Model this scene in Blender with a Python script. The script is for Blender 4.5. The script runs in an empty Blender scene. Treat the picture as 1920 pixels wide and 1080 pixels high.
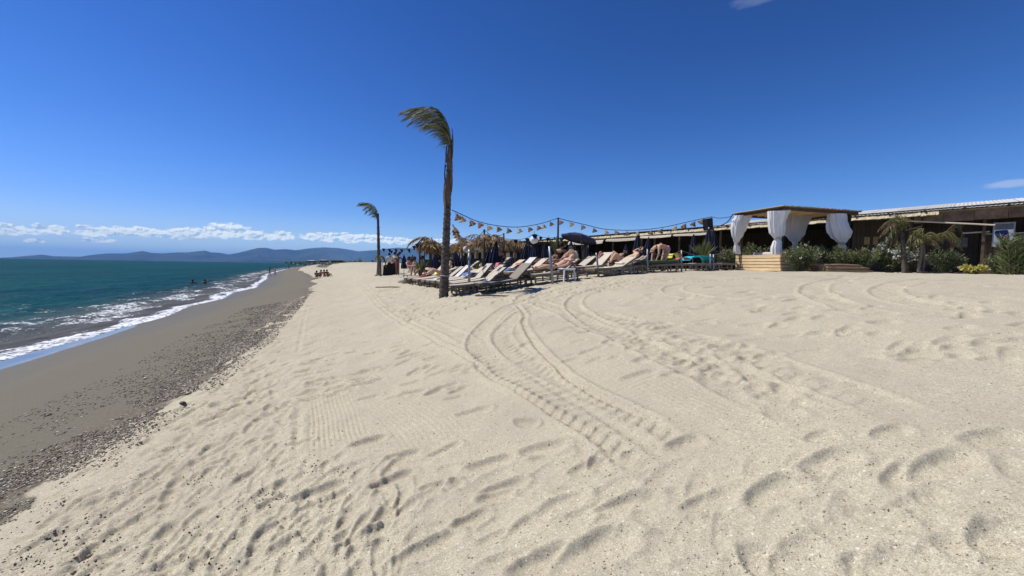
import bpy, math, random
import numpy as np
from mathutils import Matrix, Vector
random.seed(7); RNG = np.random.default_rng(7)
R = math.radians
scene = bpy.context.scene
COL = scene.collection

# ---------------------------------------------------------------- camera
EYE = 2.95                      # metres above the sea
F = 750.0                       # focal length in pixels of the 1920 px photograph
cam_d = bpy.data.cameras.new('camera'); cam = bpy.data.objects.new('camera', cam_d); COL.objects.link(cam)
cam_d.sensor_width = 36.0; cam_d.lens = 36.0*F/1920.0
cam_d.clip_start = 0.05; cam_d.clip_end = 60000.0
CM = Matrix.Translation((0, 0, EYE)) @ Matrix.Rotation(R(90-3.10), 4, 'X') @ Matrix.Rotation(R(0.92), 4, 'Z')
cam.matrix_world = CM
scene.camera = cam
CR = np.array(CM.to_3x3())
def ray(px, py):
    d = CR @ np.array([(px-960.0)/F, -(py-540.0)/F, -1.0])
    return d
def W(px, py, depth):
    """world point seen at a photo position, at a forward distance"""
    d = ray(px, py); d = d*(depth/d[1])
    return Vector((d[0], d[1], EYE+d[2]))

# ---------------------------------------------------------------- light
SUN_AZ, SUN_EL = -80.0, 57.0
sv = Vector((math.sin(R(SUN_AZ))*math.cos(R(SUN_EL)), math.cos(R(SUN_AZ))*math.cos(R(SUN_EL)), math.sin(R(SUN_EL))))
sun_d = bpy.data.lights.new('sun', 'SUN'); sun_d.energy = 4.7; sun_d.angle = R(0.5); sun_d.color = (1.0, 0.955, 0.88)
sun = bpy.data.objects.new('sun', sun_d); COL.objects.link(sun)
sun.rotation_euler = sv.to_track_quat('Z', 'Y').to_euler()
scene.view_settings.view_transform = 'Standard'; scene.view_settings.look = 'None'
scene.view_settings.exposure = 0.0; scene.view_settings.gamma = 1.0; scene.view_settings.use_curve_mapping = False
scene.render.engine = 'CYCLES'
scene.cycles.max_bounces = 6; scene.cycles.transparent_max_bounces = 8; scene.cycles.volume_bounces = 1
scene.cycles.use_denoising = True

world = bpy.data.worlds.new('World'); scene.world = world; world.use_nodes = True
class NT:
    """little node-building helper: every method returns an output socket"""
    def __init__(s, tree): s.t = tree; s.n = tree.nodes; s.l = tree.links
    def new(s, kind, **kw):
        n = s.n.new(kind)
        for k, v in kw.items(): setattr(n, k, v)
        return n
    def put(s, sock, v):
        if isinstance(v, bpy.types.NodeSocket): s.l.new(v, sock)
        elif v is not None: sock.default_value = v
    def m(s, op, a, b=None, c=None, clamp=False):
        n = s.new('ShaderNodeMath', operation=op); n.use_clamp = clamp
        for i, v in enumerate((a, b, c)):
            if v is not None: s.put(n.inputs[i], v)
        return n.outputs[0]
    def mix(s, f, a, b, blend='MIX'):
        n = s.new('ShaderNodeMix', data_type='RGBA', blend_type=blend)
        s.put(n.inputs[0], f); s.put(n.inputs[6], a); s.put(n.inputs[7], b)
        return n.outputs[2]
    def ss(s, v, a, b, lo=0.0, hi=1.0):
        n = s.new('ShaderNodeMapRange', interpolation_type='SMOOTHSTEP')
        s.put(n.inputs[0], v); s.put(n.inputs[1], a); s.put(n.inputs[2], b); s.put(n.inputs[3], lo); s.put(n.inputs[4], hi)
        return n.outputs[0]
    def noise(s, vec, scale, detail=2.0, rough=0.5, dim='3D', w=0.0, dist=0.0):
        n = s.new('ShaderNodeTexNoise', noise_dimensions=dim)
        if vec is not None: s.put(n.inputs['Vector'], vec)
        n.inputs['Scale'].default_value = scale; n.inputs['Detail'].default_value = detail
        n.inputs['Roughness'].default_value = rough; n.inputs['Distortion'].default_value = dist
        return n.outputs[0]
    def attr(s, name): return s.new('ShaderNodeAttribute', attribute_name=name).outputs['Fac']
    def xyz(s, x, y, z):
        n = s.new('ShaderNodeCombineXYZ')
        for i, v in enumerate((x, y, z)): s.put(n.inputs[i], v)
        return n.outputs[0]
    def bump(s, h, strength, dist, normal=None):
        n = s.new('ShaderNodeBump'); s.put(n.inputs['Strength'], strength); n.inputs['Distance'].default_value = dist
        s.put(n.inputs['Height'], h)
        if normal is not None: s.put(n.inputs['Normal'], normal)
        return n.outputs[0]

def c4(c): return (c[0], c[1], c[2], 1.0)
def build_world():
    g = NT(world.node_tree); g.n.clear()
    sky = g.new('ShaderNodeTexSky', sky_type='NISHITA'); sky.sun_disc = False
    sky.sun_elevation = R(SUN_EL); sky.sun_rotation = R(SUN_AZ)
    sky.altitude = 300.0; sky.air_density = 1.0; sky.dust_density = 0.05; sky.ozone_density = 3.5
    skyc = sky.outputs[0]
    tc = g.new('ShaderNodeTexCoord').outputs['Generated']
    sp = g.new('ShaderNodeSeparateXYZ'); g.put(sp.inputs[0], tc)
    x, y, z = sp.outputs
    az = g.m('MULTIPLY', g.m('ARCTAN2', x, y), 57.2958)          # degrees, right positive
    el = g.m('MULTIPLY', g.m('ARCSINE', z), 57.2958)
    # a deeper blue overhead: a saturated summer sky
    hs = g.new('ShaderNodeHueSaturation'); hs.inputs['Saturation'].default_value = SKY_SAT; hs.inputs['Hue'].default_value = SKY_HUE
    g.put(hs.inputs['Color'], skyc); skyc = hs.outputs[0]
    skyc = g.mix(1.0, skyc, SKY_TINT, 'MULTIPLY')
    sc = g.new('ShaderNodeSeparateColor'); g.put(sc.inputs[0], skyc); cc = g.new('ShaderNodeCombineColor')
    for i in range(3):
        q = g.m('MULTIPLY', g.m('POWER', g.m('MULTIPLY', sc.outputs[i], 0.1), SKY_P[i]), SKY_G[i])
        g.put(cc.inputs[i], g.m('MULTIPLY', g.m('DIVIDE', q, g.m('ADD', 1.0, g.m('MULTIPLY', q, SKY_K[i]))), 10.0))
    skyc = cc.outputs[0]
    skyc = g.mix(g.m('MULTIPLY', g.ss(el, 7.0, -0.5), 0.60), skyc, (6.0, 8.4, 10.2, 1))
    # ---- cumulus bank low over the hills
    vec = g.xyz(az, g.m('MULTIPLY', el, 1.5), 0.0)
    n1 = g.noise(vec, 1.05, 6.0, 0.54)
    n2 = g.noise(vec, 0.28, 3.0, 0.5)
    up = g.xyz(g.m('SUBTRACT', az, 0.12), g.m('MULTIPLY', g.m('ADD', el, 0.16), 1.5), 0.0)
    n1u = g.noise(up, 1.05, 6.0, 0.54)
    field = None; flat = None
    for (a, e, rx, ry) in CLOUDS:
        q = g.m('ADD', g.m('POWER', g.m('ABSOLUTE', g.m('DIVIDE', g.m('SUBTRACT', az, a), rx)), 2.0),
                       g.m('POWER', g.m('ABSOLUTE', g.m('DIVIDE', g.m('SUBTRACT', el, e), ry)), 2.0))
        v = g.m('SUBTRACT', 1.0, q)
        field = v if field is None else g.m('MAXIMUM', field, v)
    field = g.m('MAXIMUM', field, -1.5)
    d = g.m('ADD', field, g.m('MULTIPLY', g.m('SUBTRACT', n1, 0.5), 2.9))
    d = g.m('ADD', d, g.m('MULTIPLY', g.m('SUBTRACT', n2, 0.5), 1.3))
    mask = g.ss(d, 0.0, 0.45)
    shade = g.m('ADD', g.m('MULTIPLY', g.m('SUBTRACT', n1, n1u), 6.5), 0.70, clamp=True)
    deep = g.ss(d, 0.5, 1.9)
    basedark = g.m('SUBTRACT', 1.0, g.m('MULTIPLY', deep, 0.35))
    shade = g.m('MULTIPLY', shade, basedark)
    ccol = g.mix(shade, (4.6, 6.5, 8.6, 1), (11.2, 12.0, 11.8, 1))
    ccol = g.mix(1.0, ccol, (CLOUD_K, CLOUD_K, CLOUD_K, 1), 'MULTIPLY')
    skyc = g.mix(g.m('MULTIPLY', mask, 0.96), skyc, ccol)
    # thin haze streaks below the bank
    st = g.noise(g.xyz(az, g.m('MULTIPLY', el, 9.0), 3.0), 0.22, 4.0, 0.55)
    stm = g.m('MULTIPLY', g.ss(st, 0.50, 0.72), g.m('MULTIPLY', g.ss(el, 0.6, 1.6), g.ss(el, 3.6, 2.2)))
    stm = g.m('MULTIPLY', stm, g.ss(az, 0.0, -14.0))
    skyc = g.mix(g.m('MULTIPLY', stm, 0.55), skyc, (5.6*CLOUD_K, 7.2*CLOUD_K, 9.0*CLOUD_K, 1))
    # two wisps elsewhere
    n3 = g.noise(g.xyz(az, g.m('MULTIPLY', el, 2.5), 9.0), 0.55, 5.0, 0.6)
    for (a, e, rx, ry, k) in (azel(1900, 344)+(2.0, 0.42, 0.5), azel(1425, -6)+(3.6, 0.8, 0.16)):
        q = g.m('ADD', g.m('POWER', g.m('ABSOLUTE', g.m('DIVIDE', g.m('SUBTRACT', az, a), rx)), 2.0),
                       g.m('POWER', g.m('ABSOLUTE', g.m('DIVIDE', g.m('SUBTRACT', el, e), ry)), 2.0))
        v = g.m('ADD', g.m('SUBTRACT', 1.0, q), g.m('MULTIPLY', g.m('SUBTRACT', n3, 0.5), 1.8))
        skyc = g.mix(g.m('MULTIPLY', g.ss(v, 0.0, 0.9), k), skyc, (6.0*CLOUD_K, 6.6*CLOUD_K, 8.2*CLOUD_K, 1))
    bg = g.new('ShaderNodeBackground'); bg.inputs['Strength'].default_value = 0.10
    g.put(bg.inputs['Color'], skyc)
    out = g.new('ShaderNodeOutputWorld'); g.put(out.inputs['Surface'], bg.outputs[0])
SKY_P, SKY_G, SKY_K = (1.7, 1.62, 1.70), (2.40, 1.98, 1.80), (.7, .6, .25)
SKY_SAT, SKY_HUE, SKY_TINT, CLOUD_K = 1.12, 0.505, (0.80, 0.92, 1.08, 1), 0.95
def azel(px, py):
    d = ray(px, py); return math.degrees(math.atan2(d[0], d[1])), math.degrees(math.atan2(d[2], math.hypot(d[0], d[1])))
CLOUDS = []
CS = 1.06
for (px, py, wx, wy) in ((20, 431, 50, 11), (100, 430, 46, 10), (185, 433, 60, 11), (260, 434, 70, 10), (350, 436, 60, 10),
                         (432, 433, 46, 15), (470, 441, 50, 9), (520, 441, 45, 8), (600, 444, 46, 8), (650, 446, 60, 9),
                         (690, 447, 40, 8), (760, 452, 55, 7), (845, 454, 60, 6), (940, 456, 60, 5), (66, 452, 20, 5), (180, 450, 40, 4), (330, 446, 30, 4)):
    a, e = azel(px, py); a2, _ = azel(px+wx*CS, py); _, e2 = azel(px, py-wy*CS)
    CLOUDS.append((a, e, abs(a2-a), abs(e2-e)))
build_world()

# ---------------------------------------------------------------- materials
MATS = {}
def mat(name, col, rough=0.7, var=0.18, scale=6.0, bump=0.0, bscale=40.0, spec=0.3, metal=0.0, stretch=None, col2=None, trans=0.0, sss=None):
    if name in MATS: return MATS[name]
    m = bpy.data.materials.new(name); m.use_nodes = True; g = NT(m.node_tree)
    b = g.n['Principled BSDF']
    tc = g.new('ShaderNodeTexCoord').outputs['Object']
    oi = g.new('ShaderNodeObjectInfo').outputs['Random']
    vec = tc
    if stretch:
        mp = g.new('ShaderNodeMapping'); g.put(mp.inputs['Vector'], tc); mp.inputs['Scale'].default_value = stretch; vec = mp.outputs[0]
    n = g.noise(vec, scale, 5.0, 0.6)
    f = g.m('ADD', g.m('MULTIPLY', g.m('SUBTRACT', n, 0.5), 2.2), 0.5, clamp=True)
    c2 = col2 if col2 else tuple(c*(1-var*1.6) for c in col)
    c1 = tuple(min(1, c*(1+var)) for c in col)
    cc = g.mix(f, c4(c2), c4(c1))
    v = g.m('ADD', g.m('MULTIPLY', oi, 0.30), 0.85)
    cc = g.mix(1.0, cc, g.xyz(v, v, v), 'MULTIPLY')
    g.put(b.inputs['Base Color'], cc)
    b.inputs['Roughness'].default_value = rough; b.inputs['Specular IOR Level'].default_value = spec; b.inputs['Metallic'].default_value = metal
    if bump > 0:
        g.put(b.inputs['Normal'], g.bump(g.noise(vec, bscale, 4.0, 0.6), 1.0, bump))
    if trans > 0:
        tr = g.new('ShaderNodeBsdfTranslucent'); g.put(tr.inputs['Color'], cc)
        mx = g.new('ShaderNodeMixShader'); mx.inputs[0].default_value = trans
        out = g.n['Material Output']; g.l.new(b.outputs[0], mx.inputs[1]); g.l.new(tr.outputs[0], mx.inputs[2]); g.l.new(mx.outputs[0], out.inputs['Surface'])
    MATS[name] = m
    return m

def leafmat(name, col, col2, trans=0.25, rough=0.5):
    """leaves: colour varies per leaf through a face attribute"""
    if name in MATS: return MATS[name]
    m = bpy.data.materials.new(name); m.use_nodes = True; g = NT(m.node_tree); b = g.n['Principled BSDF']
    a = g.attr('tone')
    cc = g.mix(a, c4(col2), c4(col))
    g.put(b.inputs['Base Color'], cc); b.inputs['Roughness'].default_value = rough; b.inputs['Specular IOR Level'].default_value = 0.35
    tr = g.new('ShaderNodeBsdfTranslucent'); g.put(tr.inputs['Color'], cc)
    mx = g.new('ShaderNodeMixShader'); mx.inputs[0].default_value = trans
    out = g.n['Material Output']; g.l.new(b.outputs[0], mx.inputs[1]); g.l.new(tr.outputs[0], mx.inputs[2]); g.l.new(mx.outputs[0], out.inputs['Surface'])
    MATS[name] = m
    return m

# ---------------------------------------------------------------- mesh helpers
def tag(o, label=None, cat=None, group=None, kind=None):
    if label: o['label'] = label
    if cat: o['category'] = cat
    if group: o['group'] = group
    if kind: o['kind'] = kind
    return o
def empty(name, loc, rz=0.0, label=None, cat=None, group=None):
    o = bpy.data.objects.new(name, None); COL.objects.link(o); o.location = loc; o.rotation_euler = (0, 0, rz)
    o.empty_display_size = 0.1
    return tag(o, label, cat, group)
def children(o): return [c for c in list(KIDS.get(o.name, []))]
KIDS = {}
def link(o, parent):
    COL.objects.link(o)
    if parent is not None:
        o.parent = parent; KIDS.setdefault(parent.name, []).append(o)
    return o
def copy_tree(o, parent=None):
    c = o.copy(); link(c, parent)
    for ch in children(o): copy_tree(ch, c)
    return c
def mesh_np(name, verts, faces, mat_, parent=None, smooth=False, tone=None, fattrs=None, vattrs=None):
    """faces: an (n,3) or (n,4) integer array, or a list of tuples"""
    me = bpy.data.meshes.new(name)
    verts = np.asarray(verts, dtype=np.float32)
    if isinstance(faces, np.ndarray):
        k = faces.shape[1]; n = len(faces)
        me.vertices.add(len(verts)); me.vertices.foreach_set('co', verts.ravel())
        me.loops.add(n*k); me.loops.foreach_set('vertex_index', faces.astype(np.int32).ravel())
        me.polygons.add(n); me.polygons.foreach_set('loop_start', np.arange(0, n*k, k, dtype=np.int32))
        me.update(calc_edges=True)
    else:
        me.from_pydata([tuple(map(float, v)) for v in verts], [], faces); me.update()
    if smooth: me.polygons.foreach_set('use_smooth', np.ones(len(me.polygons), dtype=bool))
    if tone is not None:
        a = me.attributes.new('tone', 'FLOAT', 'FACE'); a.data.foreach_set('value', np.asarray(tone, dtype=np.float32))
    for k_, v_ in (vattrs or {}).items():
        a = me.attributes.new(k_, 'FLOAT', 'POINT'); a.data.foreach_set('value', np.asarray(v_, dtype=np.float32))
    mats = mat_ if isinstance(mat_, (list, tuple)) else [mat_]
    for m in mats: me.materials.append(m)
    o = bpy.data.objects.new(name, me)
    return link(o, parent)

class MB:
    def __init__(s): s.v = []; s.f = []; s.mi = []; s.cur = 0
    def add(s, vs, fs):
        b = len(s.v); s.v += [tuple(v) for v in vs]; s.f += [tuple(i+b for i in f) for f in fs]; s.mi += [s.cur]*len(fs); return s
    def box(s, c, size, rot=None, taper=1.0, bev=0.0):
        hx, hy, hz = size[0]/2, size[1]/2, size[2]/2
        if bev > 0:
            b = min(bev, hx*.9, hy*.9, hz*.9); vs = []
            for (sx, sy, sz) in ((-1,-1,-1),(1,-1,-1),(1,1,-1),(-1,1,-1),(-1,-1,1),(1,-1,1),(1,1,1),(-1,1,1)):
                vs += [(sx*hx, sy*(hy-b), sz*(hz-b)), (sx*(hx-b), sy*hy, sz*(hz-b)), (sx*(hx-b), sy*(hy-b), sz*hz)]
            X, Y, Z = lambda i: 3*i, lambda i: 3*i+1, lambda i: 3*i+2
            fs = [(Z(3),Z(2),Z(1),Z(0)), (Z(4),Z(5),Z(6),Z(7)), (Y(0),Y(1),Y(5),Y(4)), (Y(2),Y(3),Y(7),Y(6)), (X(1),X(2),X(6),X(5)), (X(3),X(0),X(4),X(7))]
            for (a, b2) in ((0,1),(2,3),(4,5),(6,7)): fs.append((Y(a),Z(a),Z(b2),Y(b2)))
            for (a, b2) in ((0,3),(1,2),(4,7),(5,6)): fs.append((X(a),Z(a),Z(b2),X(b2)))
            for (a, b2) in ((0,4),(1,5),(2,6),(3,7)): fs.append((X(a),Y(a),Y(b2),X(b2)))
            for i in range(8): fs.append((X(i),Y(i),Z(i)))
        else:
            vs = [(-hx,-hy,-hz),(hx,-hy,-hz),(hx,hy,-hz),(-hx,hy,-hz),(-hx*taper,-hy*taper,hz),(hx*taper,-hy*taper,hz),(hx*taper,hy*taper,hz),(-hx*taper,hy*taper,hz)]
            fs = [(3,2,1,0),(4,5,6,7),(0,1,5,4),(1,2,6,5),(2,3,7,6),(3,0,4,7)]
        c = Vector(c)
        if rot is not None: vs = [rot @ Vector(v) + c for v in vs]
        else: vs = [Vector(v)+c for v in vs]
        return s.add(vs, fs)
    def bar(s, a, b, w, h, up=(0, 0, 1)):
        """a square bar from a to b, w wide and h high"""
        a, b = Vector(a), Vector(b); d = (b-a); L = d.length; d.normalize(); u = Vector(up)
        if abs(d.dot(u)) > 0.98: u = Vector((1, 0, 0))
        sd = u.cross(d).normalized(); u = d.cross(sd).normalized()
        rot = Matrix((d, sd, u)).transposed()
        return s.box((a+b)/2, (L, w, h), rot)
    def tube(s, pts, rad, n=8, cap=True):
        pts = [Vector(p) for p in pts]
        if not isinstance(rad, (list, tuple)): rad = [rad]*len(pts)
        vs, fs = [], []; prev = None
        for i, p in enumerate(pts):
            t = (pts[min(i+1, len(pts)-1)]-pts[max(i-1, 0)]).normalized()
            if prev is None:
                a = Vector((0, 0, 1)) if abs(t.z) < 0.9 else Vector((1, 0, 0)); sd = a.cross(t).normalized()
            else: sd = (prev - t*prev.dot(t)).normalized()
            prev = sd; u = t.cross(sd)
            for k in range(n):
                q = 2*math.pi*k/n; r_ = rad[i]
                vs.append(p + sd*math.cos(q)*r_ + u*math.sin(q)*r_)
        for i in range(len(pts)-1):
            for k in range(n):
                a, b = i*n+k, i*n+(k+1) % n
                fs.append((a, b, b+n, a+n))
        if cap: fs.append(tuple(range(n-1, -1, -1))); fs.append(tuple((len(pts)-1)*n+k for k in range(n)))
        return s.add(vs, fs)
    def lathe(s, prof, n=16, c=(0, 0, 0), rot=None, wob=0.0, seed=0):
        rr = random.Random(seed); vs, fs = [], []
        for (r_, z) in prof:
            for k in range(n):
                q = 2*math.pi*k/n; w = 1+wob*(rr.random()-.5)
                v = Vector((r_*w*math.cos(q), r_*w*math.sin(q), z))
                if rot is not None: v = rot @ v
                vs.append(v+Vector(c))
        for i in range(len(prof)-1):
            for k in range(n):
                a, b = i*n+k, i*n+(k+1) % n
                fs.append((a, b, b+n, a+n))
        if prof[0][0] > 1e-4: fs.append(tuple(range(n-1, -1, -1)))
        if prof[-1][0] > 1e-4: fs.append(tuple((len(prof)-1)*n+k for k in range(n)))
        return s.add(vs, fs)
    def build(s, name, m, parent=None, smooth=False, label=None):
        o = mesh_np(name, s.v if s.v else [(0,0,0)], s.f, m, parent, smooth)
        if any(s.mi): o.data.polygons.foreach_set('material_index', s.mi)
        if label: o['label'] = label
        return o
# ---------------------------------------------------------------- terrain functions
DS = np.array([-0.41, 0.912]); US = np.array([0.912, 0.41])       # along the shore, and inland
def uv(x, y): return x*US[0]+y*US[1], x*DS[0]+y*DS[1]
def xy(u, v): return u*US[0]+v*DS[0], u*US[1]+v*DS[1]
def sm(a, b, x):
    t = np.clip((x-a)/(b-a), 0, 1); return t*t*(3-2*t)
def _h(ix, iy, seed):
    n = (ix.astype(np.int64)*374761393 + iy.astype(np.int64)*668265263 + seed*1442695041) & 0x7fffffff
    n = ((n ^ (n >> 13))*1274126177) & 0x7fffffff
    n = n ^ (n >> 16)
    return (n & 0xffff)/65535.0
def vnoise(x, y, seed=0):
    ix, iy = np.floor(x), np.floor(y); fx, fy = x-ix, y-iy
    ix, iy = ix.astype(np.int64), iy.astype(np.int64)
    sx, sy = fx*fx*fx*(fx*(fx*6-15)+10), fy*fy*fy*(fy*(fy*6-15)+10)
    a, b, c, d = _h(ix, iy, seed), _h(ix+1, iy, seed), _h(ix, iy+1, seed), _h(ix+1, iy+1, seed)
    return (a+(b-a)*sx)*(1-sy)+(c+(d-c)*sx)*sy-0.5
def fbm(x, y, octv=4, seed=0, gain=0.5):
    s, a = 0.0, 1.0
    for i in range(octv):
        s = s+a*vnoise(x*2**i+i*17.3, y*2**i-i*9.1, seed+i); a *= gain
    return s
UW_V = np.array([-500, -5, 8, 14, 17, 20, 24, 27, 32, 38, 46, 54, 66, 82, 112, 160, 251, 500, 1000, 4000, 30000.])
UW_U = np.array([-9.5, -8.9, -8.75, -8.8, -8.85, -8.6, -8.45, -8.2, -8.75, -8.2, -8.9, -8.3, -9.6, -10.8, -14.4, -17.0, -20.5, -24, -31, -60, -400.])
def u_water(v): return np.interp(v, UW_V, UW_U)
_pu = np.array([-400, -60, -25, -14, -10.2, -8.75, -7.85, -6.5, -5, -3.4, -2.2, -1.5, -0.5, 0.6, 3.0, 4.6, 5.7, 7.6, 9.8, 12.5, 16.0, 22, 30, 400.])
_pz = np.array([-4.5, -4, -2.2, -1.2, -0.25, 0.0, 0.07, 0.26, 0.56, 0.88, 1.07, 1.20, 1.31, 1.46, 2.04, 2.23, 2.42, 2.63, 2.775, 2.87, 2.92, 2.93, 2.95, 3.05])
_du = np.arange(-60, 40, 0.05); _dz = np.interp(_du, _pu, _pz); _k = np.hanning(17); _k /= _k.sum()
_dz = np.convolve(np.pad(_dz, 8, mode='edge'), _k, mode='valid')
def base_z(x, y):
    u, v = uv(x, y)
    sh = u_water(v)+8.75
    up = u-sh*(1-sm(-1.0, 8.0, u-sh))
    z = np.where((up > -59) & (up < 39), np.interp(up, _du, _dz), np.interp(up, _pu, _pz))
    z = z+np.clip((v-40)*0.0045, 0, 0.75)*sm(0.0, 7.0, up)
    return z, up
def ground_hit(px, py):
    """where a photo position meets the smooth ground"""
    d = ray(px, py); t = np.concatenate([np.linspace(0.8, 60, 6000), np.linspace(60, 900, 4000)])
    X, Y, Z = d[0]*t, d[1]*t, EYE+d[2]*t
    g, _ = base_z(X, Y)
    below = np.where(Z < g)[0]
    i = below[0] if len(below) else len(t)-1
    return float(X[i]), float(Y[i])

# ---------------------------------------------------------------- the sand: one polar sheet, finest near the viewpoint, with real relief
DTH, DLR = 0.0030, 0.0047
TH_A, TH_B, LR_A, LR_B = -1.12, 1.12, math.log(0.75), math.log(75.0)
th_f = np.arange(TH_A, TH_B, DTH); lr_f = np.arange(LR_A, LR_B, DLR)
TH_B, LR_B = th_f[-1], lr_f[-1]
th = np.concatenate([np.linspace(-math.pi, TH_A, 26)[:-1], th_f, np.linspace(TH_B, math.pi, 26)[1:]])
lr = np.concatenate([[math.log(0.02), math.log(0.15), math.log(.45)], lr_f, np.linspace(LR_B, math.log(28000), 110)[1:]])
J0, I0 = 25, 3
TT, LL = np.meshgrid(th, lr); RR = np.exp(LL)
SX, SY = RR*np.sin(TT), RR*np.cos(TT)
SZ, UP = base_z(SX, SY)
U_, V_ = uv(SX, SY)
near = 1-sm(45, 90, RR)
# broad softness of wind-levelled sand
dry = sm(-2.3, -1.2, UP)
SZ = SZ + near*dry*(0.030*fbm(SX*0.55, SY*0.55, 2, 3)+0.030*fbm(SX*1.6, SY*1.6, 3, 11))
SZ = SZ + sm(30, 90, RR)*dry*0.35*fbm(SX*0.03, SY*0.03, 3, 5)
SZ = SZ + near*(1-dry)*0.018*fbm(U_*0.9, V_*0.25, 3, 23)
SZ0 = SZ.copy()

def win(cx, cy, rad):
    """index window of the fine grid around a point"""
    r_ = math.hypot(cx, cy); t_ = math.atan2(cx, cy)
    if r_ < 0.8: return None
    da = rad/r_
    if r_-rad <= 0.76: return None
    j0 = int((t_-da-TH_A)/DTH); j1 = int((t_+da-TH_A)/DTH)+2
    i0 = int((math.log(r_-rad)-LR_A)/DLR); i1 = int((math.log(r_+rad)-LR_A)/DLR)+2
    j0, j1 = max(0, j0), min(len(th_f), j1); i0, i1 = max(0, i0), min(len(lr_f), i1)
    if j0 >= j1 or i0 >= i1: return None
    return slice(i0+I0, i1+I0), slice(j0+J0, j1+J0)
def stamp(cx, cy, ang, L, Wd, dep, rim=0.45, toe=0.25):
    w = win(cx, cy, L*1.5)
    if w is None: return
    dx, dy = SX[w]-cx, SY[w]-cy
    ca, sa = math.cos(ang), math.sin(ang)
    a = (dx*ca+dy*sa)/(L*0.5); b = (-dx*sa+dy*ca)/(Wd*0.5*(1+toe*np.clip(a, -1, 1)))
    q = np.sqrt(np.abs(a)**2.6+np.abs(b)**2.2+1e-6)
    pit = -dep*(1-sm(0.45, 1.12, q))*(1.0+0.25*a)
    r_ = rim*dep*np.exp(-((q-1.28)/0.26)**2)*(0.75+0.5*b*np.sign(ca+0.3))
    SZ[w] += pit+r_
def pit(cx, cy, rad, dep):
    w = win(cx, cy, rad*2.4)
    if w is None: return
    q = np.hypot(SX[w]-cx, SY[w]-cy)/rad
    SZ[w] += -dep*np.exp(-q*q)+0.4*dep*np.exp(-((q-1.5)/0.4)**2)

def resample(pts, step):
    pts = np.array(pts, float)
    # Catmull-Rom through the points, then even steps
    P = np.vstack([2*pts[0]-pts[1], pts, 2*pts[-1]-pts[-2]]); out = []
    for i in range(1, len(P)-2):
        for t in np.linspace(0, 1, 24, endpoint=False):
            out.append(0.5*((2*P[i])+(-P[i-1]+P[i+1])*t+(2*P[i-1]-5*P[i]+4*P[i+1]-P[i+2])*t*t+(-P[i-1]+3*P[i]-3*P[i+1]+P[i+2])*t**3))
    out.append(pts[-1]); out = np.array(out)
    s = np.concatenate([[0], np.cumsum(np.hypot(*np.diff(out, axis=0).T))])
    n = max(2, int(s[-1]/step)); q = np.linspace(0, s[-1], n)
    return np.stack([np.interp(q, s, out[:, 0]), np.interp(q, s, out[:, 1])], 1), q
def track(pix, width, depth=0.02, tread=0.0, pitch=0.13, slant=0.5, edge=0.02, world=None, fade=0.12, shift=0.0, rough=0.0):
    """a wheel track along a line: sunk band, shoulder ridges and tread bars, laid in as relief"""
    pts = world if world is not None else [ground_hit(*p) for p in pix]
    C, S = resample(pts, 0.06)
    T = np.gradient(C, axis=0); T /= np.linalg.norm(T, axis=1)[:, None]; N = np.stack([-T[:, 1], T[:, 0]], 1)
    C = C+N*shift
    reach = width*0.5+0.14
    dist = np.full(SX.shape, 9.0, np.float32); along = np.zeros(SX.shape, np.float32); side = np.zeros(SX.shape, np.float32)
    for k in range(len(C)):
        w = win(C[k, 0], C[k, 1], reach)
        if w is None: continue
        dx, dy = SX[w]-C[k, 0], SY[w]-C[k, 1]; d = np.hypot(dx, dy)
        m = d < dist[w]
        dist[w] = np.where(m, d, dist[w])
        along[w] = np.where(m, S[k]+dx*T[k, 0]+dy*T[k, 1], along[w])
        side[w] = np.where(m, dx*N[k, 0]+dy*N[k, 1], side[w])
    m = dist < reach
    s = side[m]; al = along[m]; hw = width*0.5
    ab = np.abs(s)
    e = np.clip(np.minimum(al/0.45, (S[-1]-al)/1.1), 0, 1)*(0.7+0.6*(0.5+vnoise(al*0.9, al*0, 77)))
    band = 1-sm(hw-0.03, hw+0.03, ab)
    z = -depth*band + edge*np.exp(-((ab-hw-0.035)/0.032)**2)
    if tread > 0:
        ph = (al+slant*ab)/pitch
        bars = 0.5+0.5*np.sin(2*math.pi*ph)
        bars = sm(0.25, 0.8, bars)
        z += tread*(bars-0.4)*band*(0.6+0.8*(0.5+vnoise(al*4, s*9, 5)))
    if rough > 0: z += rough*band*vnoise(al*7, s*8, 9)*2
    SZ[m] += (z*e).astype(SZ.dtype)

# rake combing left by the beach cleaner
def combed(u0, u1, v0, v1, pitch=0.045, amp=0.0055, ang=0.0, seed=0):
    m = (U_ > u0-.1) & (U_ < u1+.1) & (V_ > v0-.3) & (V_ < v1+.3) & (RR < 12)
    u, v = U_[m], V_[m]
    msk = sm(u0, u0+.04, u)*(1-sm(u1-.06, u1, u))*sm(v0-.15, v0+.15, v)*(1-sm(v1-.15, v1+.15, v))
    ph = (u+ang*v+0.02*vnoise(v*1.2, u*0, seed))/pitch
    SZ[m] += amp*np.sin(2*math.pi*ph)*msk*(0.65+0.9*(0.5+vnoise(u*3, v*2, seed+3)))
# shallow sea-ward berm of combed strip, then the strip itself
def pixuv(px, py): return uv(*ground_hit(px, py))
ua, va = pixuv(562, 848); ub, vb = pixuv(562, 755)
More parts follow.
